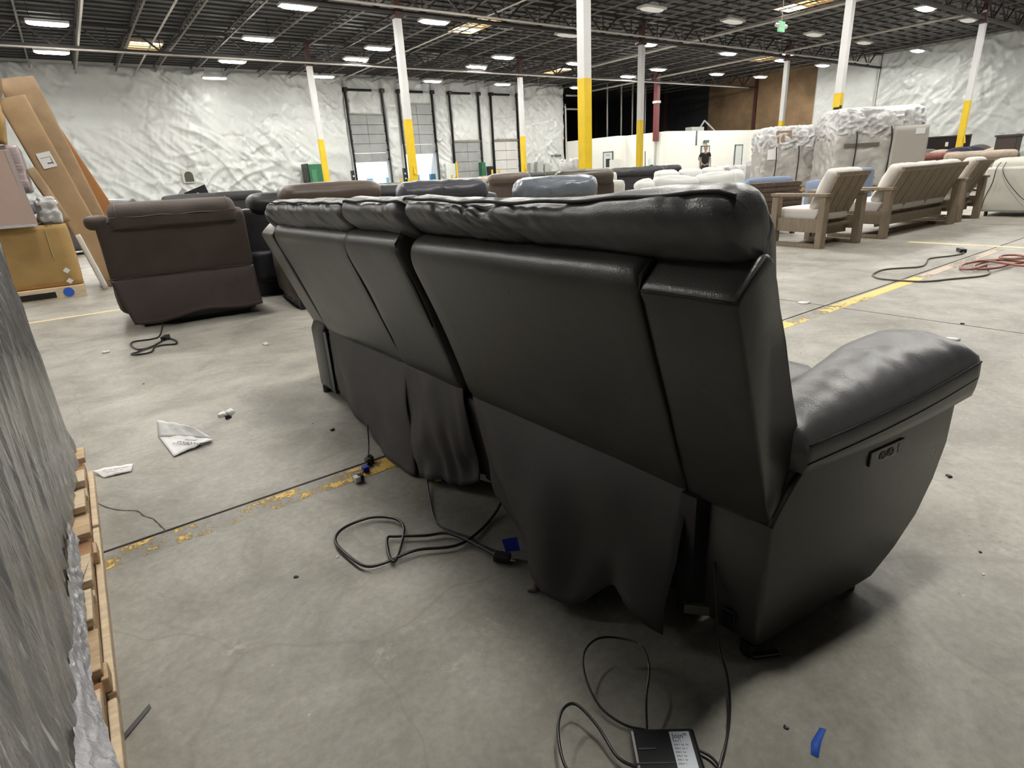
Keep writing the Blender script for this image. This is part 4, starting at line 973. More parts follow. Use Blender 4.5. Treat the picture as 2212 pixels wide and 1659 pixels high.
# ---- wicker chair with slate blue cushions
wk = empty('wicker_armchair', (8.12, 4.72, 0), R(-24)); tag(wk, 'brown wicker armchair with slate blue cushions left of the teak armchair', 'armchair')
MB().box(-.42, .42, 0, .07, .12, .74).build('back', M['wick'], wk, bevel=.02)
for k in range(9): MB().box(-.43, .43, -.008, .0, .16 + k * .065, .16 + k * .065 + .045).build('woven_band', M['wick'], wk)
for s in (-1, 1): MB().box(s * .42 - .06, s * .42 + .06, 0, .75, .10, .58).build('arm', M['wick'], wk, bevel=.02)
MB().box(-.42, .42, .05, .75, .1, .32).build('base', M['wick'], wk, bevel=.02)
for a in (-.4, .4):
    for b in (.05, .68): MB().box(a - .025, a + .025, b - .025, b + .025, 0, .12).build('leg', M['wick'], wk)
pad('back_cushion', M['bluef'], wk, (0, .15, .58), (.74, .17, .44), r=.06, n=8, puff=(0, .02, .01)); pad('seat_cushion', M['bluef'], wk, (0, .42, .39), (.7, .62, .15), r=.05)
pad('side_cushion', M['bluef'], wk, (-.44, .1, .66), (.12, .24, .22), r=.05)
# blue cushion chair behind the teak pieces
couch('fabric_armchair', 'slate blue cushioned armchair showing between the teak armchair and the teak sofa', 'armchair', (11.3, 5.0, 0), R(-15), .8, .8, .80, M['bluef'], 1, arm=.1)

# ---- weathered teak seating
def teak(name, lab, cat, loc, rz, w, nb, seats):
    t = empty(name, loc, rz); tag(t, lab, cat); m = M['teak']; d = .74
    for s in (0, 1):
        x = .045 if s == 0 else w - .045
        MB().box(x - .045, x + .045, 0, .085, 0, .60).build('leg', m, t, bevel=.004)
        MB().box(x - .045, x + .045, d - .085, d, 0, .60).build('leg', m, t, bevel=.004)
        MB().box(x - .045, x + .045, .085, d - .085, 0, .045).build('floor_runner', m, t, bevel=.003)
        MB().box(x - .06, x + .06, -.02, d + .02, .60, .635).build('armrest', m, t, bevel=.004)
        MB().box(x - .015, x + .015, .085, d - .085, .18, .34).build('side_apron', m, t, bevel=.003)
    MB().box(.09, w - .09, d - .06, d - .03, .18, .34).build('front_apron', m, t, bevel=.003)
    MB().box(.09, w - .09, .16, .19, .14, .26).build('rear_apron', m, t, bevel=.003)
    MB().box(.10, w - .10, .1, d - .1, .24, .27).build('seat_deck', m, t)
    for s in (.0, 1.0):
        if w > 1.2 or s == 0: MB().box(.09, w - .09, .30, .36, .0, .04).build('floor_stretcher', m, t) if s == 0 else None
    z0, z1, y0, y1 = .20, .86, .24, -.06
    bw = (w - .20) / nb
    for k in range(nb):
        x0 = .10 + k * bw
        MB().bar((x0 + bw / 2, y0, z0), (x0 + bw / 2, y1, z1), bw - .012, .022, up=(0, 1, .4)).build('back_board', m, t)
    MB().bar((.10, y0 + .0, z0 + .01), (w - .10, y0 + .0, z0 + .01), .05, .05).build('back_rail', m, t)
    MB().bar((.10, y1 + .012, z1 - .02), (w - .10, y1 + .012, z1 - .02), .035, .05).build('back_rail', m, t)
    cw = (w - .2) / seats
    for k in range(seats):
        x = .10 + cw * (k + .5)
        pad('seat_cushion', M['cush'], t, (x, d / 2 + .06, .385), (cw - .01, d - .16, .15), r=.035, n=8, puff=(0, 0, .012))
        pad('back_cushion', M['cush'], t, (x, .15, .66), (cw - .01, .15, .50), r=.06, n=10, puff=(0, .02, .01), wr=.006, seed=k, rot=(R(23), 0, 0))
    return t
teak('teak_armchair', 'weathered teak armchair with white cushions nearest the charcoal sofa', 'armchair', (7.14, 3.50, 0), R(-9), .78, 4, 1)
teak('teak_sofa', 'long weathered teak sofa with slatted back and white cushions', 'sofa', (8.33, 3.28, 0), R(-2), 2.12, 8, 3)
teak('teak_armchair', 'weathered teak armchair at the far right end of the teak sofa', 'armchair', (10.66, 3.22, 0), R(-3), .74, 4, 1)
# ---- white sofa on the far right with a wire over its back
ws = empty('fabric_sofa', (11.72, 3.32, 0), R(-90)); tag(ws, 'white fabric sofa with its plain back turned at the right edge of the picture', 'sofa')
MB().box(0, 2.6, 0, .22, .07, .73).build('back', M['cream'], ws, bevel=.03)
MB().box(0, .2, .2, 1.0, .07, .62).build('arm', M['cream'], ws, bevel=.04); MB().box(2.4, 2.6, .2, 1.0, .07, .62).build('arm', M['cream'], ws, bevel=.04)
MB().box(.2, 2.4, .2, .98, .07, .36).build('base', M['cream'], ws, bevel=.02)
for k in range(3):
    pad('back_cushion', M['cream'], ws, (.42 + .80 * k, .25, .66), (.80, .22, .38), r=.08, n=8, puff=(0, .02, .015), wr=.006, seed=k)
    pad('seat_cushion', M['cream'], ws, (.57 + .73 * k, .6, .42), (.72, .7, .14), r=.05)
for a in (.1, 2.5):
    for b in (.08, .9): MB().cyl((a, b, 0), (a, b, .07), .025, 8).build('foot', M['black'], ws)
tag(MB().tube(spline([(11.78, 3.16, .80), (11.70, 3.18, .72), (11.68, 3.19, .5), (11.67, 3.24, .3), (11.66, 3.26, .12), (11.64, 3.27, .012)], 6), .006, 5).build('power_cable', M['cable'], smooth=True), 'black cord hanging straight down the left edge of the white sofa back', 'cord')
tag(MB().tube(spline([(11.80, 3.10, .80), (11.70, 3.10, .70), (11.68, 3.02, .55), (11.67, 2.88, .38), (11.66, 2.75, .26), (11.65, 2.55, .14), (11.6, 2.4, .012)], 6), .005, 5).build('power_cable', M['cable'], smooth=True), 'dark cord slanting down across the white sofa back', 'cord')

# ---------------------------------------------------------------- pallets
def pallet(name, lab, loc, rz, w, l, nb, m1='wood2', dot=False):
    """boards run along x; stringers along y"""
    t = empty(name, loc, rz); tag(t, lab, 'pallet')
    for x in (-w / 2 + .02, 0, w / 2 - .02): MB().box(x - .02, x + .02, -l / 2, l / 2, .018, .108).build('stringer', M['wood'], t, bevel=.003)
    for k in range(nb):
        y = -l / 2 + .05 + (l - .1) * k / (nb - 1)
        MB().box(-w / 2, w / 2, y - .045, y + .045, .108, .126).build('deck_board', M[m1], t, bevel=.002)
    for k in range(3):
        y = -l / 2 + .05 + (l - .1) * k / 2
        MB().box(-w / 2, w / 2, y - .045, y + .045, 0, .018).build('bottom_board', M[m1], t)
    return t
# ---- cardboard on the left
cp_ = pallet('wooden_pallet', 'wooden pallet with a blue dot under the ochre cardboard box', (-.62, 8.95, 0), 0, 1.12, 1.15, 6, 'wood')
MB().box(-.56, .56, -.60, -.575, .0, .125).build('side_board', M['wood2'], cp_)
MB().box(-.12, .28, -.605, -.598, .018, .085).build('fork_gap_shade', M['black'], cp_)  # black plate standing in for the shade inside the fork opening
o = MB().cyl((.40, -.606, .065), (.40, -.610, .065), .052, 18).build('blue_dot', M['blue'], cp_)
ob_ = rbox_pts(0, 0, 0, 1.12, 1.05, .68, r=.015, n=8, puff=(.01, .012, .0), wr=.004, wf=5).build('cardboard_box', M['ochre'], None, smooth=True)
ob_.location = (-.62, 8.95, .47); tag(ob_, 'large ochre cardboard box on the wooden pallet at the left', 'box')
for z in (.30, .18): 
    MB().add([(.44, -.545, z - .47 - .035), (.475, -.545, z - .47), (.44, -.545, z - .47 + .035), (.405, -.545, z - .47)], [(0, 1, 2, 3)]).build('diamond_sticker', M['paper'], ob_, solid=.002)
MB().box(.36, .365, -.545, -.535, -.02, .30).build('tape_edge', mat('clear_tape', (.62, .52, .38), .2), ob_)
tag(rbox_pts(-.34, 8.85, .872, .40, .5, .06, r=.025, n=12, wr=.022, wf=12).build('plastic_wrap', FILM_CRUM, smooth=True), 'crumpled clear plastic lying on top of the ochre box', 'plastic')
tag(rbox_pts(-.175, 8.50, .95, .17, .14, .26, r=.05, n=12, wr=.03, wf=14).build('plastic_bag', FILM_CRUM, smooth=True), 'small crumpled grey plastic bag between the pinkish panel and the brown tube', 'plastic')
pk = empty('flat_panel', (-.56, 8.36, .80)); tag(pk, 'pinkish brown flat panel leaning on the ochre box', 'panel')
MB().bar((0, .0, .02), (-.04, .16, .78), .50, .03, up=(0, -1, 0)).build('sheet', M['pink'], pk, bevel=.006)
MB().bar((-.24, -.02, .02), (.25, -.02, .02), .03, .03).build('edge_wrap', FILM_EDGE, pk)
MB().bar((-.04 + .235, .14, .78), (.245, -.01, .0), .012, .04).build('edge_strip', mat('grey_edge', (.32, .27, .25), .6), pk)
o = rbox_pts(-.60, 8.98, 1.40, .66, .7, .48, r=.04, n=14, wr=.010, wf=9).build('wrapped_bundle', FILM_PINK, smooth=True); tag(o, 'bundle in pinkish stretch film at the left edge, above the pinkish panel', 'bundle')
o = rbox_pts(-.60, 8.98, 1.03, .50, .6, .24, r=.04, n=8, wr=.010, wf=6).build('wrapped_bundle', FILM_BAG, smooth=True); tag(o, 'clear wrapped bundle behind the pinkish panel', 'bundle')
def plank(name, lab, cat, a, b, w, th, m, up=(0, -1, 0), bev=.008, group=None, wr=.006):
    a = Vector(a); b = Vector(b); L_ = (b - a).length
    o = rbox_pts(0, 0, 0, w, th, L_, r=.012, n=10, wr=wr, wf=4, puff=(0, .004, 0)).build(name, m, smooth=True)
    z = (b - a).normalized(); x = Vector((1, 0, 0)); x = (x - z * x.dot(z)).normalized(); y = z.cross(x)
    o.matrix_world = Matrix(((x.x, y.x, z.x, (a.x + b.x) / 2), (x.y, y.y, z.y, (a.y + b.y) / 2), (x.z, y.z, z.z, (a.z + b.z) / 2), (0, 0, 0, 1)))
    return tag(o, lab, cat, group)
l1 = plank('long_carton', 'long tan cardboard carton with a white label leaning left', 'carton', (.26, 8.95, .02), (-.20, 9.12, 2.16), .27, .16, M['card'])
MB().box(-.065, .075, -.0945, -.086, .33, .50).build('paper_label', M['paper'], l1)
MB().box(-.005, .055, -.0955, -.0946, .37, .385).build('label_print', M['greyc'], l1); MB().box(-.045, .06, -.0955, -.0946, .44, .445).build('label_print', M['greyc'], l1)
MB().box(.046, .054, -.0955, -.0946, .36, .43).build('label_print', M['greyc'], l1)
plank('long_carton', 'wider tan cardboard carton with scuffed top standing behind the labelled one', 'carton', (.33, 9.40, .02), (-.11, 9.56, 2.42), .36, .2, M['card2'])
plank('long_board', 'smooth orange brown board leaning at the right of the cartons', 'board', (.66, 9.95, .02), (.02, 10.15, 1.98), .30, .05, M['card3'], wr=.001)
plank('cardboard_tube', 'dark brown cardboard tube standing between the plastic and the labelled carton', 'tube', (-.05, 8.66, .82), (-.22, 8.80, 1.40), .09, .09, M['card2'])
plank('folded_carton', 'tan folded carton lying crooked on top of the leaning cartons, upper left corner', 'carton', (-.62, 9.15, 1.98), (-.40, 9.15, 2.42), .34, .4, M['card2'], wr=.03)
plank('folded_carton', 'orange brown folded carton below the crooked one at the left edge', 'carton', (-.56, 8.72, 1.70), (-.50, 8.72, 2.10), .40, .3, M['ochre'], wr=.02)
plank('corner_guard', 'pale green grey corner strip behind the ochre box', 'strip', (.14, 8.62, .02), (.02, 8.7, .66), .05, .03, M['greyf'])

# ---- near shrink wrapped load on its pallet
np_ = empty('wooden_pallet', (0, 0, 0)); tag(np_, 'long rough pine pallet at the lower left corner under the shrink wrapped load', 'pallet')
YB0, YB1 = .55, 2.78
edge = lambda y: -.178
def skew_box(y0, y1, x0off, x1off, z0, z1):
    return MB().box(edge(y0) + x0off, edge(y0) + x1off, y0, y1, z0, z1)
random.seed(5)
bds = [(2.75, 2.62), (2.50, 2.39), (2.31, 2.17), (2.09, 1.97), (1.84, 1.69), (1.65, 1.51), (1.43, 1.31), (1.25, 1.14), (1.06, .95), (.86, .74), (.66, .56)]
for k, (a, b) in enumerate(bds):
    skew_box(b, a, -1.15, -.006 - .004 * (k % 3), .106, .128).build('deck_board', M['wood2'] if k % 3 else M['wood'], np_, bevel=.002)
    if k + 1 < len(bds):
        n0 = bds[k + 1][0]
        skew_box(n0 + .004, b - .004, -1.15, -.012, .078, .100).build('lower_board', M[('wood3', 'wood2', 'wood')[k % 3]], np_, bevel=.002)
skew_box(YB0, YB1 - .02, -.06, -.022, .018, .078).build('stringer', M['wood'], np_, bevel=.003)
skew_box(YB0, YB1 - .02, -1.15, -1.11, .018, .078).build('stringer', M['wood'], np_, bevel=.003)
for (a, b) in ((2.70, 2.20), (2.18, 1.34), (1.32, .6)): skew_box(b, a, -.018, .0, .0, .036).build('side_slat', M['wood2'], np_, bevel=.003)
for (a, b) in ((2.0, 1.93), (1.40, 1.34), (.8, .72)): skew_box(b, a, -.020, -.004, .038, .077).build('spacer_block', M['wood'], np_, bevel=.003)
MB().add([(edge(1.95) - .030, 1.70, .1295), (edge(1.95) - .012, 1.80, .1295), (edge(1.95) - .028, 1.72, .1305)], [(0, 1, 2)]).build('dark_splinter', M['black'], np_, solid=.002)
# the load: sheet of film drawn tight over stacked furniture
ld = empty('shrink_wrapped_load', (0, 0, 0)); tag(ld, 'tall load in shiny grey stretch film at the left edge, on the rough pine pallet', 'pallet load')
def film_face(s, t):
    y = 2.76 - 2.06 * s; z = .132 + 1.55 * t
    x = edge(y) - .036 - .012 * math.sin(math.pi * s)
    q = z * .35
    n1 = noise.noise(Vector((y * 1.3 + z * .45, z * .55, 2.2)))
    n2 = noise.noise(Vector((y * 11 - z * 4.0, z * 1.1, 5.2)))
    n3 = noise.noise(Vector((y * 34 - z * 12, z * 2.8, 9.2)))
    n4 = noise.noise(Vector((y * 26 + z * 8, z * 13, 4.2)))
    x += .024 * (n1 - .4) + .007 * math.exp(-(n2 * 4) ** 2) + .002 * math.exp(-(n3 * 3) ** 2)
    e = min(1, min(s, 1 - s) / .02)
    x -= .03 * (1 - e) ** 2
    if t < .06: x += .014 * (1 - t / .06) * noise.noise(Vector((y * 14, z * 9, 1.2)))
    return (x, y, z)
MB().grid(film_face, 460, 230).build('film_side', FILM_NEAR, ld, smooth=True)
MB().box(-1.35, edge(2.0) - .12, .74, 2.72, .14, 1.66).build('core', mat('grey_packed_core', (.14, .14, .135), .6), ld)
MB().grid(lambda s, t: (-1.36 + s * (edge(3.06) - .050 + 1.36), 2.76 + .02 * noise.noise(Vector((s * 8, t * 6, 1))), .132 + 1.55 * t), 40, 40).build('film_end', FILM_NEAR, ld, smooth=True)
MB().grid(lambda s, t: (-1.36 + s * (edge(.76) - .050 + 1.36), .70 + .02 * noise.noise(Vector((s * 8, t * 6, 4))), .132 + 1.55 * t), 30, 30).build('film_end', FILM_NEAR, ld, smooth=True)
def ribbon(s, t):
    y = 1.95 - .97 * s; w_ = .012 + .020 * s
    x = edge(y) - .046 + w_ * t * 1.0 + .030 * max(0, s - .72) * 2.6 * (.3 + t)
    z = .131 + (.055 - .01 * s) * (1 - t) + .006
    return (x + .005 * noise.noise(Vector((y * 30, t * 3, 4))), y, max(.130, z + .010 * noise.noise(Vector((y * 34, t * 4, 7))) + .005 * noise.noise(Vector((y * 90, t * 9, 3)))))
MB().grid(ribbon, 260, 14).build('loose_film_edge', FILM_EDGE, ld, smooth=True)

# ---- plastic wrapped furniture stacks behind the teak
def stack(name, lab, loc, rz, w, d, h, seed, top, label=False, box=False):
    t = empty(name, loc, rz); tag(t, lab, 'pallet load')
    MB().box(-w / 2, w / 2, -d / 2, d / 2, .02, .13).build('pallet_base', M['wood'], t)
    rbox_pts(0, 0, (h - top) / 2 + .13, w, d, h - top, r=.10, n=44, wr=.030, wf=5.5, seed=seed).build('wrapped_body', FILM_BAG, t, smooth=True)
    rbox_pts(0, 0, h - top / 2, w * 1.02, d * 1.02, top * 1.7, r=.30, n=56, wr=.085, wf=7.0, seed=seed + 5).build('crumpled_top', FILM_CRUM, t, smooth=True)
    for xx in (-w * .28, w * .12):
        pts = [(xx, -d / 2 - .03, .1), (xx + .03, -d / 2 - .05, h * .5), (xx, -d / 2 - .06, h - top * .9), (xx, -d * .3, h + .02), (xx, 0, h + top * .3), (xx, d / 2, h - .1), (xx, d / 2 + .05, .1)]
        MB().tube(spline(pts, 4), .016, 5).build('strap', M['black'], t, smooth=True)
    if label: MB().box(-w / 2 + .12, -w / 2 + .42, -d / 2 - .06, -d / 2 - .05, h * .58, h * .58 + .30).build('paper_label', M['paper'], t)
    return t
s1 = stack('wrapped_furniture_stack', 'lower stack of furniture in clear crumpled plastic with a paper label, left one', (18.6, 10.6, 0), R(-42), 1.65, 1.2, 1.72, 1.0, .42, label=True)
MB().box(-.5, -.05, -.66, -.655, 1.45, 1.8).build('brown_patch', mat('brown_packing', (.30, .19, .12), .6), s1)
s2 = stack('wrapped_furniture_stack', 'taller stack of furniture in clear crumpled plastic, right one', (18.95, 8.35, 0), R(-38), 2.35, 1.3, 2.0, 7.0, .45)
rbox_pts(.80, -.62, .95, .95, .25, 1.45, r=.02, n=8, wr=.01).build('flat_carton', mat('grey_tan_carton', (.40, .38, .34), .6), s2, smooth=True)
MB().box(.9, 1.15, -.765, -.755, 1.45, 1.6).build('paper_label', M['paper'], s2)
for (x0, x1, z0, z1) in ((-.95, .0, 1.20, 1.30), (-.75, -.0, .35, .4), (-.75, -.70, .0, .4)): MB().box(x0, x1, -.70, -.685, z0, z1).build('dark_frame', mat('dark_furniture', (.12, .11, .10), .5), s2)
o = rbox_pts(0, 0, .75, 1.1, .9, 1.35, r=.2, n=20, wr=.12, wf=3, seed=3).build('wrapped_bundle', FILM_CRUM, smooth=True); o.location = (19.3, 21.1, 0); tag(o, 'low white plastic wrapped bundle left of the large yellow column', 'bundle')
o = MB().box(-.1, .1, -.3, .3, 0, 1.35).build('drywall_offcut', M['office'], bevel=.01); o.location = (20.0, 19.2, 0); tag(o, 'white panel standing on edge right of the large yellow column', 'panel')

# ---- clutter before the office wall
for (x, y, w_, d_, h_, sd, lab) in ((22.9, 15.6, 1.3, 1.0, .78, 2, 'low plastic wrapped furniture right of the standing person'), (24.9, 15.0, 1.3, 1.0, .82, 6, 'low plastic wrapped furniture below the narrow office door'), (23.4, 13.2, 1.2, .9, .92, 9, 'plastic wrapped heap beside the left wrapped stack'), (28.4, 17.2, 1.5, 1.0, .92, 12, 'far plastic wrapped heap under the right office door')):
    o = rbox_pts(0, 0, h_ / 2, w_, d_, h_, r=.12, n=18, wr=.07, wf=3, seed=sd).build('wrapped_bundle', FILM_CRUM, smooth=True); o.location = (x, y, 0); tag(o, lab, 'bundle')
t = empty('push_cart', (25.9, 22.3, 0), R(-30)); tag(t, 'black cart parked by the worn yellow column before the office wall', 'cart')
MB().box(-.35, .35, -.25, .25, .15, 1.0).build('body', M['black'], t, bevel=.03); MB().tube([(-.3, 0, 1.0), (-.32, 0, 1.75)], .025, 6).build('handle', M['frame'], t); MB().cyl((0, -.1, 1.0), (0, .1, 1.3), .12, 10).build('bag', M['doorp'], t)
for sx_ in (-1, 1): MB().cyl((sx_ * .25, -.26, .1), (sx_ * .25, .26, .1), .1, 12).build('wheel', M['black'], t)

# ---- right side, near the right wall
def cabinet(lab, loc, rz, w, d, h, m, openf=False):
    t = empty('display_cabinet', loc, rz); tag(t, lab, 'cabinet')
    MB().box(-w / 2, w / 2, d - .03, d, 0, h).build('back_panel', m, t)
    for s in (-1, 1): MB().box(s * w / 2 - .03, s * w / 2 + .03, 0, d - .03, 0, h).build('side_panel', m, t)
    for z in ([.05, h * .5, h - .05] if openf else [.05, h - .05]): MB().box(-w / 2 + .03, w / 2 - .03, 0.01, d - .03, z - .03, z + .03).build('shelf', m, t)
    if not openf: MB().box(-w / 2 + .04, w / 2 - .04, -.01, .01, .1, h - .1).build('front_panel', mat('blackish_lacquer', (.02, .015, .02), .25), t)
    return t
DW = mat('dark_espresso_wood', (.035, .024, .02), .4)
cabinet('open dark wood cabinet against the right white wall', (35.2, 13.6, 0), R(-60), 1.35, .5, 1.75, DW, True)
c2_ = cabinet('wide black cabinet with a small pale handle right of the open one', (36.2, 12.1, 0), R(-60), 1.9, .5, 1.6, DW)
MB().box(-.06, .06, -.03, -.01, 1.1, 1.3).build('handle', M['paper'], c2_)
t = empty('glass_shelf_unit', (34.0, 15.0, 0), R(-60)); tag(t, 'grey framed shelf unit left of the open dark cabinet', 'shelf')
for bx in ((-.5, -.45), (.45, .5), (-.2, -.16)): MB().box(bx[0], bx[1], 0, .05, 0, 1.35).build('frame_post', M['frame'], t)
for z in (.4, .85, 1.32): MB().box(-.5, .5, 0, .4, z, z + .04).build('shelf', M['frame'], t)
MB().box(-.16, .45, .38, .4, 0, 1.3).build('back_panel', M['egrey'], t)
tag(MB().bar((33.0, 11.9, .0), (33.5, 12.2, 1.65), .09).build('leaning_pole', M['cream']), 'pale pole leaning between the two dark cabinets', 'pole')
tub = [(29.6, 11.3, 'olive', .88, 'olive barrel chair left of the rounded chairs'), (28.4, 10.4, 'beige', 1.0, 'cream rounded chair top second from the left of the chair row'), (26.7, 9.5, 'olive', 1.04, 'round backed olive chair with pale rim, left of its twin'), (25.7, 8.7, 'beige', 1.0, 'round backed chair with cream rim behind the red sofa'), (24.6, 7.8, 'navy', 1.05, 'large navy round backed chair before the right yellow column'), (27.0, 8.2, 'navy', 1.05, 'second navy rounded chair, partly hidden by the large one'), (29.1, 8.6, 'choc', 1.10, 'dark brown rounded chair top right of the navy ones'), (24.7, 6.8, 'beige', .98, 'beige chair with a pointed corner before the dark box'), (26.8, 7.1, 'dark', .86, 'black low chair left of the dark square bin'), (21.1, 5.2, 'beige', .72, 'pale rounded chair at the right edge of the picture')]
for (x, y, mm_, h_, lab) in tub:
    t = empty('barrel_chair', (x, y, 0), R(-65)); tag(t, lab, 'chair')
    secs = []
    for k in range(15):
        a = math.pi * (k / 14); r0, r1 = .44, .32
        hh = h_ - .16 * (1 - math.sin(a))
        secs.append([(math.cos(a) * r1, -math.sin(a) * r1 + .3, .12), (math.cos(a) * r0, -math.sin(a) * r0 + .3, .12), (math.cos(a) * r0, -math.sin(a) * r0 + .3, hh - .05), (math.cos(a) * (r0 + r1) / 2, -math.sin(a) * (r0 + r1) / 2 + .3, hh), (math.cos(a) * r1, -math.sin(a) * r1 + .3, hh - .05)])
    MB().loft(secs).build('shell', LE[mm_], t, smooth=True)
    pad('seat_cushion', LE[mm_], t, (0, .38, .36), (.62, .6, .26), r=.08, n=6)
    for s in (-1, 1): MB().cyl((s * .3, .1, 0), (s * .3, .1, .14), .02, 6).build('foot', M['black'], t)
couch('fabric_sofa', 'dusty red patterned sofa behind the teak sofa', 'sofa', (22.6, 7.9, 0), R(-60), 1.9, .9, .90, LE['redf'], 3, headroll=True, wr=.006)
couch('fabric_sofa', 'beige sofa with a low rounded back behind the right teak armchair', 'sofa', (18.3, 5.35, 0), R(-65), 1.5, .9, .92, LE['beige'], 1, headroll=True, wr=.003)
t = empty('waste_bin', (22.6, 6.0, 0)); tag(t, 'dark brown square bin rising behind the white sofa', 'bin')
MB().prism([Vector((-.25, -.25, 0)), Vector((.25, -.25, 0)), Vector((.25, .25, 0)), Vector((-.25, .25, 0))], (0, 0, 1.28)).build('body', mat('dark_brown_bin', (.05, .035, .03), .5), t, bevel=.02); MB().box(-.28, .28, -.28, .28, 1.26, 1.31).build('rim', mat('dark_brown_bin', (.05, .035, .03), .5), t)
# black flap box on the far left sofa
t = empty('open_black_carton', (3.1, 17.9, 0)); tag(t, 'open black carton with white print standing among the far sofas at left', 'carton')
MB().box(-.4, .4, -.3, .3, 0, .84).build('body', M['black'], t); MB().bar((-.25, -.3, .84), (-.35, -.45, 1.13), .55, .015, up=(0, 1, 0)).build('flap', M['black'], t)
MB().bar((-.42, -.2, .80), (-.7, -.3, 1.06), .3, .015, up=(0, 1, 0)).build('flap', M['egrey'], t); MB().box(-.36, -.26, -.40, -.39, .99, 1.03).build('print_mark', M['paper'], t)

# ---------------------------------------------------------------- person standing before the office wall
pe = empty('person', (26.05, 18.95, 0), R(-50)); tag(pe, 'person in a black t-shirt standing with one hand on the hip before the office door', 'person')
def skinned(name, verts, edges, radii, m, parent, sub=1, root=0):
    me = bpy.data.meshes.new(name); me.from_pydata(verts, edges, []); o = bpy.data.objects.new(name, me); COL.objects.link(o); o.parent = parent
    o.modifiers.new('skin', 'SKIN'); sv = me.skin_vertices[0].data
    for i, r_ in enumerate(radii): sv[i].radius = r_ if isinstance(r_, tuple) else (r_, r_)
    sv[root].use_root = True
    s_ = o.modifiers.new('sub', 'SUBSURF'); s_.levels = sub; s_.render_levels = sub
    me.materials.append(m); return o
# local: x = person's left(+)/right(-), -y = forward (towards viewer)
V = [(0, 0, .96), (0, 0, 1.10), (0, 0, 1.28), (0, 0, 1.42), (0, -.01, 1.50), (0, -.02, 1.56),
     (.17, 0, 1.41), (.24, .02, 1.18), (.25, -.06, .95), (.25, -.09, .86),
     (-.17, 0, 1.41), (-.32, .05, 1.20), (-.17, -.06, 1.03),
     (.09, 0, .90), (.10, -.02, .50), (.10, .02, .09), (.10, -.10, .05),
     (-.09, 0, .90), (-.11, -.02, .50), (-.12, .02, .09), (-.12, -.10, .05)]
E_ = [(0, 1), (1, 2), (2, 3), (3, 4), (4, 5), (3, 6), (6, 7), (7, 8), (8, 9), (3, 10), (10, 11), (11, 12), (0, 13), (13, 14), (14, 15), (15, 16), (0, 17), (17, 18), (18, 19), (19, 20)]
Rr = [(.15, .11), (.14, .10), (.16, .11), (.13, .09), .055, .05, .06, .045, .035, .03, .06, .045, .035, .09, .06, .045, .035, .09, .06, .045, .035]
skinned('body', V, E_, Rr, M['skin'], pe)
hd = MB(); secs = []
for k in range(11):
    a = math.pi * k / 10; z = 1.665 - .118 * math.cos(a); r_ = math.sin(a) ** .8
    secs.append([(.078 * r_ * math.cos(b), -.02 - .095 * r_ * math.sin(b) * (1.12 if math.sin(b) > 0 and k in (4, 5) else 1), z) for b in [2 * math.pi * j / 14 for j in range(14)]])
hd.loft(secs).build('head', M['skin'], pe, smooth=True)
rbox_pts(0, .008, 1.72, .168, .185, .15, r=.07, n=6).build('hair', M['hair'], pe, smooth=True)
for s in (-1, 1): MB().cyl((s * .03, -.105, 1.675), (s * .03, -.115, 1.675), .009, 8).build('eye', M['black'], pe); rbox_pts(s * .082, -.02, 1.655, .018, .04, .06, r=.008, n=3).build('ear', M['skin'], pe, smooth=True)
MB().add([(-.014, -.11, 1.63), (.014, -.11, 1.63), (0, -.105, 1.685), (0, -.138, 1.635)], [(0, 1, 3), (1, 2, 3), (2, 0, 3), (0, 2, 1)]).build('nose', M['skin'], pe)
MB().box(-.025, .025, -.113, -.105, 1.598, 1.606).build('mouth', mat('lips', (.3, .14, .12), .5), pe)
skinned('t_shirt', [(0, 0, .88), (0, 0, 1.05), (0, 0, 1.28), (0, 0, 1.43), (.18, 0, 1.42), (.235, .015, 1.25), (-.18, 0, 1.42), (-.275, .03, 1.27)], [(0, 1), (1, 2), (2, 3), (3, 4), (4, 5), (3, 6), (6, 7)], [(.19, .135), (.185, .13), (.19, .13), (.13, .10), .075, .068, .075, .068], M['shirt'], pe)
for s in (-1, 1): skinned('trouser_leg', [(s * .08, 0, .95), (s * .10, -.02, .50), (s * .11, .02, .08)], [(0, 1), (1, 2)], [(.12, .12), .085, .07], M['trous'], pe); pad('shoe', M['black'], pe, (s * .11, -.05, .04), (.10, .27, .08), r=.035, n=4)
for hx, hy, hz, dx in ((.25, -.09, .86, 0), (-.17, -.07, 1.03, .3)):
    for k in range(4): skinned('finger', [(hx - .025 + k * .016, hy, hz), (hx - .025 + k * .016 + dx * .1, hy - .02, hz - .05), (hx - .022 + k * .015 + dx * .2, hy - .015, hz - .085 - .006 * (k in (1, 2)))], [(0, 1), (1, 2)], [.009, .008, .007], M['skin'], pe, 1)
    skinned('thumb', [(hx + .03, hy, hz + .01), (hx + .04, hy - .035, hz - .03)], [(0, 1)], [.01, .009], M['skin'], pe, 1)

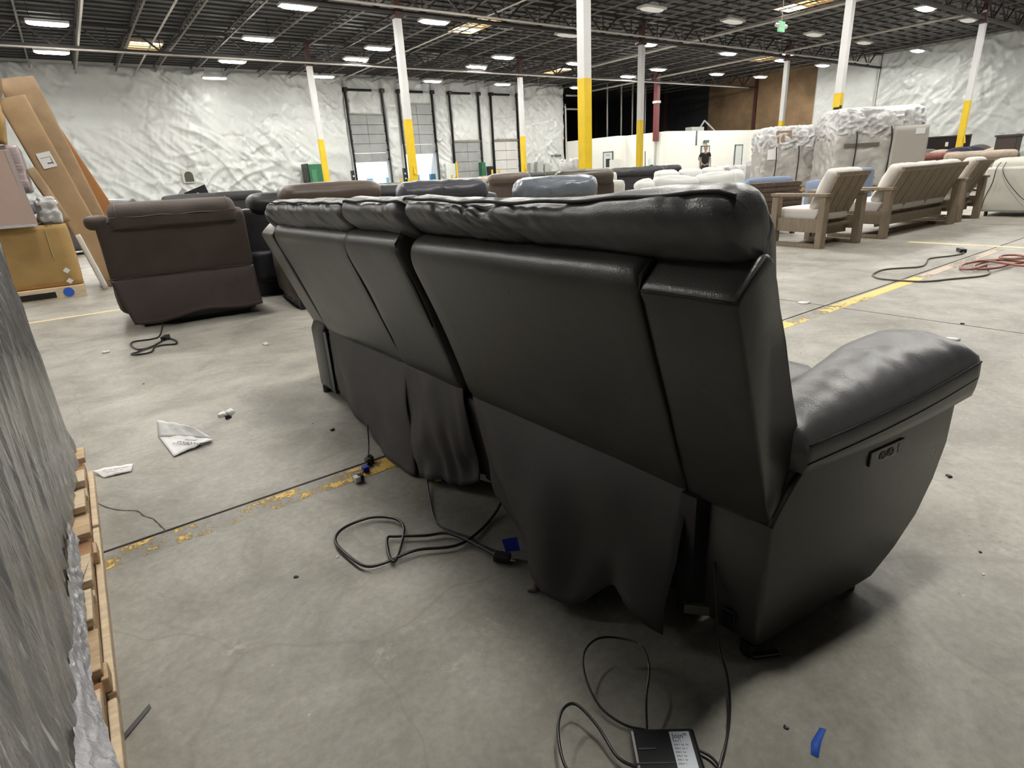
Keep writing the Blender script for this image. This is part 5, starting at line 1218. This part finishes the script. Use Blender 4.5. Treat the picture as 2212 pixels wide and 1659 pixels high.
# ================================================================ FLOOR CLUTTER AND CORDS
def lift(pts, hs): return [(x, y, z) for (x, y), z in zip(pts, hs)]
def cord(name, lab, cat, pts, r, m, z=.006, k=6, amp=0.0, seed=0):
    P = [(p[0], p[1], (p[2] if len(p) > 2 else z + amp * (1 + noise.noise(Vector((i * .7, seed, 0)))))) for i, p in enumerate(pts)]
    return tag(MB().tube(spline(P, k), r, 8).build(name, m, smooth=True), lab, cat)
cordA = [(1.02, 1.46, .12), (0.905, 1.399), (0.72, 1.323), (0.592, 1.383), (0.489, 1.391), (0.44, 1.413), (0.42, 1.507), (0.419, 1.6), (0.467, 1.647), (0.556, 1.647), (0.615, 1.592), (0.62, 1.524), (0.569, 1.438), (0.52, 1.378), (0.516, 1.41), (0.552, 1.501), (0.58, 1.486), (0.65, 1.431), (0.712, 1.393), (0.746, 1.285), (0.763, 1.191)]
ca = cord('power_cable', 'thick glossy black cord looping on the floor under the middle of the charcoal sofa', 'cord', cordA, .0048, M['cable'], z=.010, amp=.004)
MB().bar((.757, 1.205, .014), (.785, 1.165, .014), .03, .022).build('plug', M['black'], ca, bevel=.003)
for s in (-.006, .006): MB().bar((.783 + s, 1.166 + s * .4, .014), (.795 + s, 1.148 + s * .4, .014), .005, .002).build('prong', mat('brass_prong', (.8, .75, .6), .25, metal=1), ca)
cordB = [(0.90, 1.80, .16), (0.834, 1.752, .03), (0.769, 1.616), (0.719, 1.489), (0.731, 1.41), (0.761, 1.334), (0.77, 1.265), (0.791, 1.202), (0.813, 1.14), (0.86, 1.082)]
cb = cord('thin_cord', 'thin dark cord running from under the console flap to the blue tag', 'cord', cordB, .0028, M['cable'], z=.006)
MB().add([(.795, 1.20, .012), (.830, 1.175, .014), (.838, 1.20, .045), (.80, 1.225, .04)], [(0, 1, 2, 3)]).build('blue_tag', M['bluer'], cb, solid=.003)
cc_ = cord('connector_cord', 'short cord with small connectors dangling near the worn yellow line', 'cord', [(.78, 2.15, .12), (.755, 2.10, .06), (.72, 2.04, .02), (.695, 2.00, .012), (.665, 1.965, .012), (.64, 1.94, .01)], .003, M['cable'])
for (x, y, m_) in ((.72, 2.04, 'black'), (.735, 2.055, 'black'), (.685, 1.985, 'bluer'), (.642, 1.935, 'black'), (.628, 1.93, 'paper')): MB().box(x - .011, x + .011, y - .014, y + .014, .004, .026).build('connector', M[m_], cc_, bevel=.002)
o = tag(MB().add([(.845, 1.745, .05), (.86, 1.73, .05), (.872, 1.715, .004), (.85, 1.725, .004)], [(0, 1, 2, 3)]).build('yellow_tag', M['yel'], solid=.002), 'small yellow tag hanging below the console flap', 'tag')
ad = empty('power_adapter', (.655, .488, 0), R(-38)); tag(ad, 'black power adapter brick with a white printed label at the bottom edge', 'adapter')
MB().box(-.062, .062, -.045, .045, .002, .034).build('body', M['black'], ad, bevel=.006)
lb = MB().box(.012, .050, -.040, .036, .034, .0346).build('label', mat('adapter_label', (.62, .66, .72), .5), ad)
def words(txt, loc, size, rz, parent, m):
    cu = bpy.data.curves.new('text', 'FONT'); cu.body = txt; cu.size = size; cu.extrude = .0002
    tmp = bpy.data.objects.new('print', cu); COL.objects.link(tmp); bpy.context.view_layer.update()
    me = bpy.data.meshes.new_from_object(tmp.evaluated_get(bpy.context.evaluated_depsgraph_get())); bpy.data.objects.remove(tmp)
    me.materials.clear(); me.materials.append(m)
    return place('label_print', me, parent, loc, (0, 0, rz))
INK = mat('ink', (.05, .05, .06), .6)
words('Jojn', (.0155, .022, .0348), .014, 0, lb, INK)
for k in range(7): words('iHn1 lo: rnl'[: 6 + (k * 5) % 6], (.0155, .014 - k * .0075, .0348), .0062, 0, lb, INK)
words('FE', (.037, .027, .0348), .007, 0, lb, INK)
MB().box(-.052, -.020, .0, .003, .034, .0352).build('moulded_slot', mat('moulded_grey', (.08, .08, .08), .4), ad)
MB().box(-.062, .012, -.028, -.026, .034, .0352).build('moulded_ridge', mat('moulded_grey', (.08, .08, .08), .4), ad)
ad1 = [(1.0, .64, .20), (0.945, 0.58, .05), (0.892, 0.52, .03), (0.838, 0.476, .03), (0.773, 0.437, .03), (0.721, 0.416, .02), (0.689, 0.40, .012)]
cord('adapter_cord', 'thin black cord dropping from the sofa corner towards the adapter', 'cord', ad1, .0026, M['cable'])
ad2 = [(0.652, 0.532, .022), (0.70, 0.578, .045), (0.757, 0.62, .06), (0.79, 0.672, .06), (0.777, 0.724, .05), (0.737, 0.755, .05), (0.683, 0.744, .05), (0.646, 0.698, .04), (0.632, 0.639, .02), (0.648, 0.587, .008), (0.674, 0.549, .008), (0.697, 0.498, .01), (0.722, 0.442, .01), (0.715, 0.407, .01)]
cord('adapter_cord', 'thin black cord making a tall loop above the power adapter', 'cord', ad2, .0026, M['cable'])
ad3 = [(0.60, 0.497, .02), (0.580, 0.540, .02), (0.588, 0.605, .035), (0.583, 0.661, .045), (0.55, 0.665, .05), (0.514, 0.637, .045), (0.488, 0.590, .03), (0.493, 0.557, .02)]
cord('adapter_cord', 'black cord bending in a small arc left of the power adapter', 'cord', ad3, .0032, M['cable'])
rec = [(0.40, 5.50, .05), (0.337, 5.253), (0.267, 5.193), (0.16, 5.215), (0.132, 5.099), (0.164, 4.908), (0.239, 4.914), (0.31, 5.014), (0.375, 5.112), (0.415, 4.974), (0.4, 4.863), (0.329, 4.904), (0.266, 4.885), (0.232, 4.754), (0.15, 4.744), (0.11, 4.803), (0.158, 4.833), (0.273, 4.947), (0.372, 5.136)]
rc = cord('power_cable', 'black cord tangled on the floor in front of the brown recliner', 'cord', rec, .006, M['cable'], z=.008)
MB().bar((.345, 5.08, .016), (.385, 5.16, .016), .04, .028).build('plug', M['black'], rc, bevel=.004)
cable = [(7.597, 2.206), (7.466, 2.157), (7.252, 2.19), (6.968, 2.287), (6.662, 2.21), (6.415, 2.18), (6.139, 2.351), (5.864, 2.345), (5.706, 2.277), (5.624, 2.158), (5.683, 1.893), (5.95, 1.746), (6.2, 1.624), (6.396, 1.625), (6.709, 1.739)]
cbl = cord('extension_cord', 'grey extension cord snaking across the yellow line on the right', 'cord', cable, .0075, M['greyc'], z=.008)
MB().bar((7.55, 2.18, .02), (7.68, 2.26, .02), .06, .04).build('plug', M['black'], cbl, bevel=.006)
coil1 = [(6.709, 1.739), (6.397, 1.75), (6.446, 1.854), (6.636, 1.896), (6.887, 1.863), (7.042, 1.726), (7.036, 1.533), (6.905, 1.355), (7.1, 1.2), (7.4, 1.3)]
coil2 = [(6.568, 1.856), (6.796, 1.8), (6.787, 1.622), (6.693, 1.448), (7.019, 1.413), (7.294, 1.65), (7.257, 1.766), (7.071, 1.734), (7.035, 1.584), (7.253, 1.501), (7.1, 1.2)]
cord('extension_cord', 'faded red extension cord heaped in loops at the right edge', 'cord', coil1 + [(7.3, 1.6), (6.95, 1.78), (6.6, 1.80), (6.45, 1.72), (6.6, 1.62), (6.9, 1.60), (7.2, 1.45)], .011, M['red'], z=.012, amp=.012)
cord('extension_cord', 'second faded red cord lying on top of the first heap', 'cord', coil2, .010, M['red'], z=.03, amp=.014, seed=4)

# paper and litter
pp = empty('crumpled_paper', (0, 0, 0)); tag(pp, 'crumpled white printed paper lying open on the floor', 'paper')
def bil(A, B, C_, D, f=0.0, seed=0):
    A, B, C_, D = map(Vector, (A, B, C_, D))
    return lambda s, t: tuple(A.lerp(B, s).lerp(D.lerp(C_, s), t) + Vector((0, 0, f * (.5 + noise.noise(Vector((s * 5, t * 5, seed)))) * math.sin(math.pi * min(s, 1 - s) * 2 * .5 + .3))))
MB().grid(bil((.105, 2.685, .003), (.275, 2.735, .010), (.215, 2.90, .012), (.075, 3.02, .004), .012, 2), 12, 12).build('sheet', M['paper'], pp, smooth=True, solid=.0012)
MB().grid(bil((.078, 2.97, .006), (.275, 2.74, .012), (.215, 2.86, .050), (.092, 3.07, .055), .010, 5), 12, 6).build('folded_edge', M['paper'], pp, smooth=True, solid=.0012)
words('WVANVCERN', (.128, 2.80, .021), .030, R(-52), pp, INK); words('ILLUCEIM', (.115, 2.80, .020), .022, R(-52), pp, INK); words('eLucell', (.165, 2.80, .022), .022, R(-52), pp, INK)
p2 = empty('paper_strip', (0, 0, 0)); tag(p2, 'narrow strip of torn printed paper beside the rough pine pallet', 'paper')
MB().grid(bil((-.150, 2.672, .002), (-.055, 2.655, .004), (-.043, 2.712, .012), (-.182, 2.762, .010), .006, 8), 14, 4).build('sheet', M['paper'], p2, smooth=True, solid=.001)
words('ht ve Perl olor', (-.150, 2.715, .014), .016, R(-17), p2, mat('pale_ink', (.3, .25, .25), .7)); words('ne arem ar', (-.140, 2.695, .0125), .014, R(-17), p2, mat('pale_ink', (.3, .25, .25), .7))
tag(MB().add([(-.192, 1.226, .002), (-.126, 1.291, .002), (-.124, 1.277, .002), (-.188, 1.211, .002)], [(0, 1, 2, 3)]).build('plastic_strap', M['black'], solid=.0016), 'short black plastic strap lying beside the pallet at lower left', 'strap')
tag(MB().add([(.879, .327, .0015), (.90, .338, .004), (.945, .344, .0015), (.951, .334, .002), (.915, .326, .004), (.882, .314, .0015)], [(0, 1, 4, 5), (1, 2, 3, 4)]).build('tape_scrap', M['blue'], solid=.001, smooth=True), 'scrap of blue tape on the floor at the bottom right', 'tape')
random.seed(3)
def crumb(x, y, r_, m, lab, cat='debris', flat=.35, grp=None):
    o = rbox_pts(0, 0, r_ * flat, r_ * 2, r_ * 1.5, r_ * flat * 2, r=r_ * .3, n=4, wr=r_ * .35, wf=.8 / r_, seed=x * 7).build('debris_crumb', m, smooth=True)
    o.location = (x, y, 0); o.rotation_euler = (0, 0, x * 9); tag(o, lab, cat, grp)
crumb(.37, 3.055, .018, M['paper'], 'white torn scrap above the crumpled paper')
crumb(.405, 3.06, .02, M['paper'], 'second white torn scrap touching the first')
crumb(.385, 2.995, .012, M['black'], 'small black cap beside the white torn scraps', flat=.7)
crumb(.27, 1.518, .005, M['black'], 'black speck on the floor left of the looping cord')
crumb(.73, 2.478, .009, M['black'], 'black chip on the floor by the far arm of the sofa')
crumb(2.386, .788, .018, M['paper'], 'white scrap on the floor beyond the near arm')
crumb(4.378, 2.218, .03, M['paper'], 'white disc shaped scrap near the floor joint right of the sofa', flat=.08)
crumb(4.016, 1.122, .028, M['paper'], 'white flake on the open floor at right', flat=.06)
crumb(.91, 4.311, .02, M['cream'], 'pale flake on the floor right of the recliner cord', flat=.2)
crumb(-.03, 5.032, .02, M['cream'], 'pale flake on the floor left of the recliner cord', flat=.2)
crumb(.764, 1.03, .012, M['greyc'], 'brownish round chip under the near seat flap', flat=.3)
crumb(2.217, .546, .008, M['black'], 'tiny black chip on the floor right of the near arm')
crumb(4.42, 1.203, .009, M['black'], 'small dark mark on the floor at the far right')
for k in range(46):
    x, y = random.uniform(-.1, 3.2), random.uniform(.25, 4.6)
    if .55 < x < 2.0 and .4 < y < 3.2 and x > .75: continue
    crumb(x, y, random.uniform(.0018, .0045), M['paper'] if k % 3 else M['black'], 'tiny crumb of litter scattered on the concrete floor', 'debris', grp='floor crumbs')
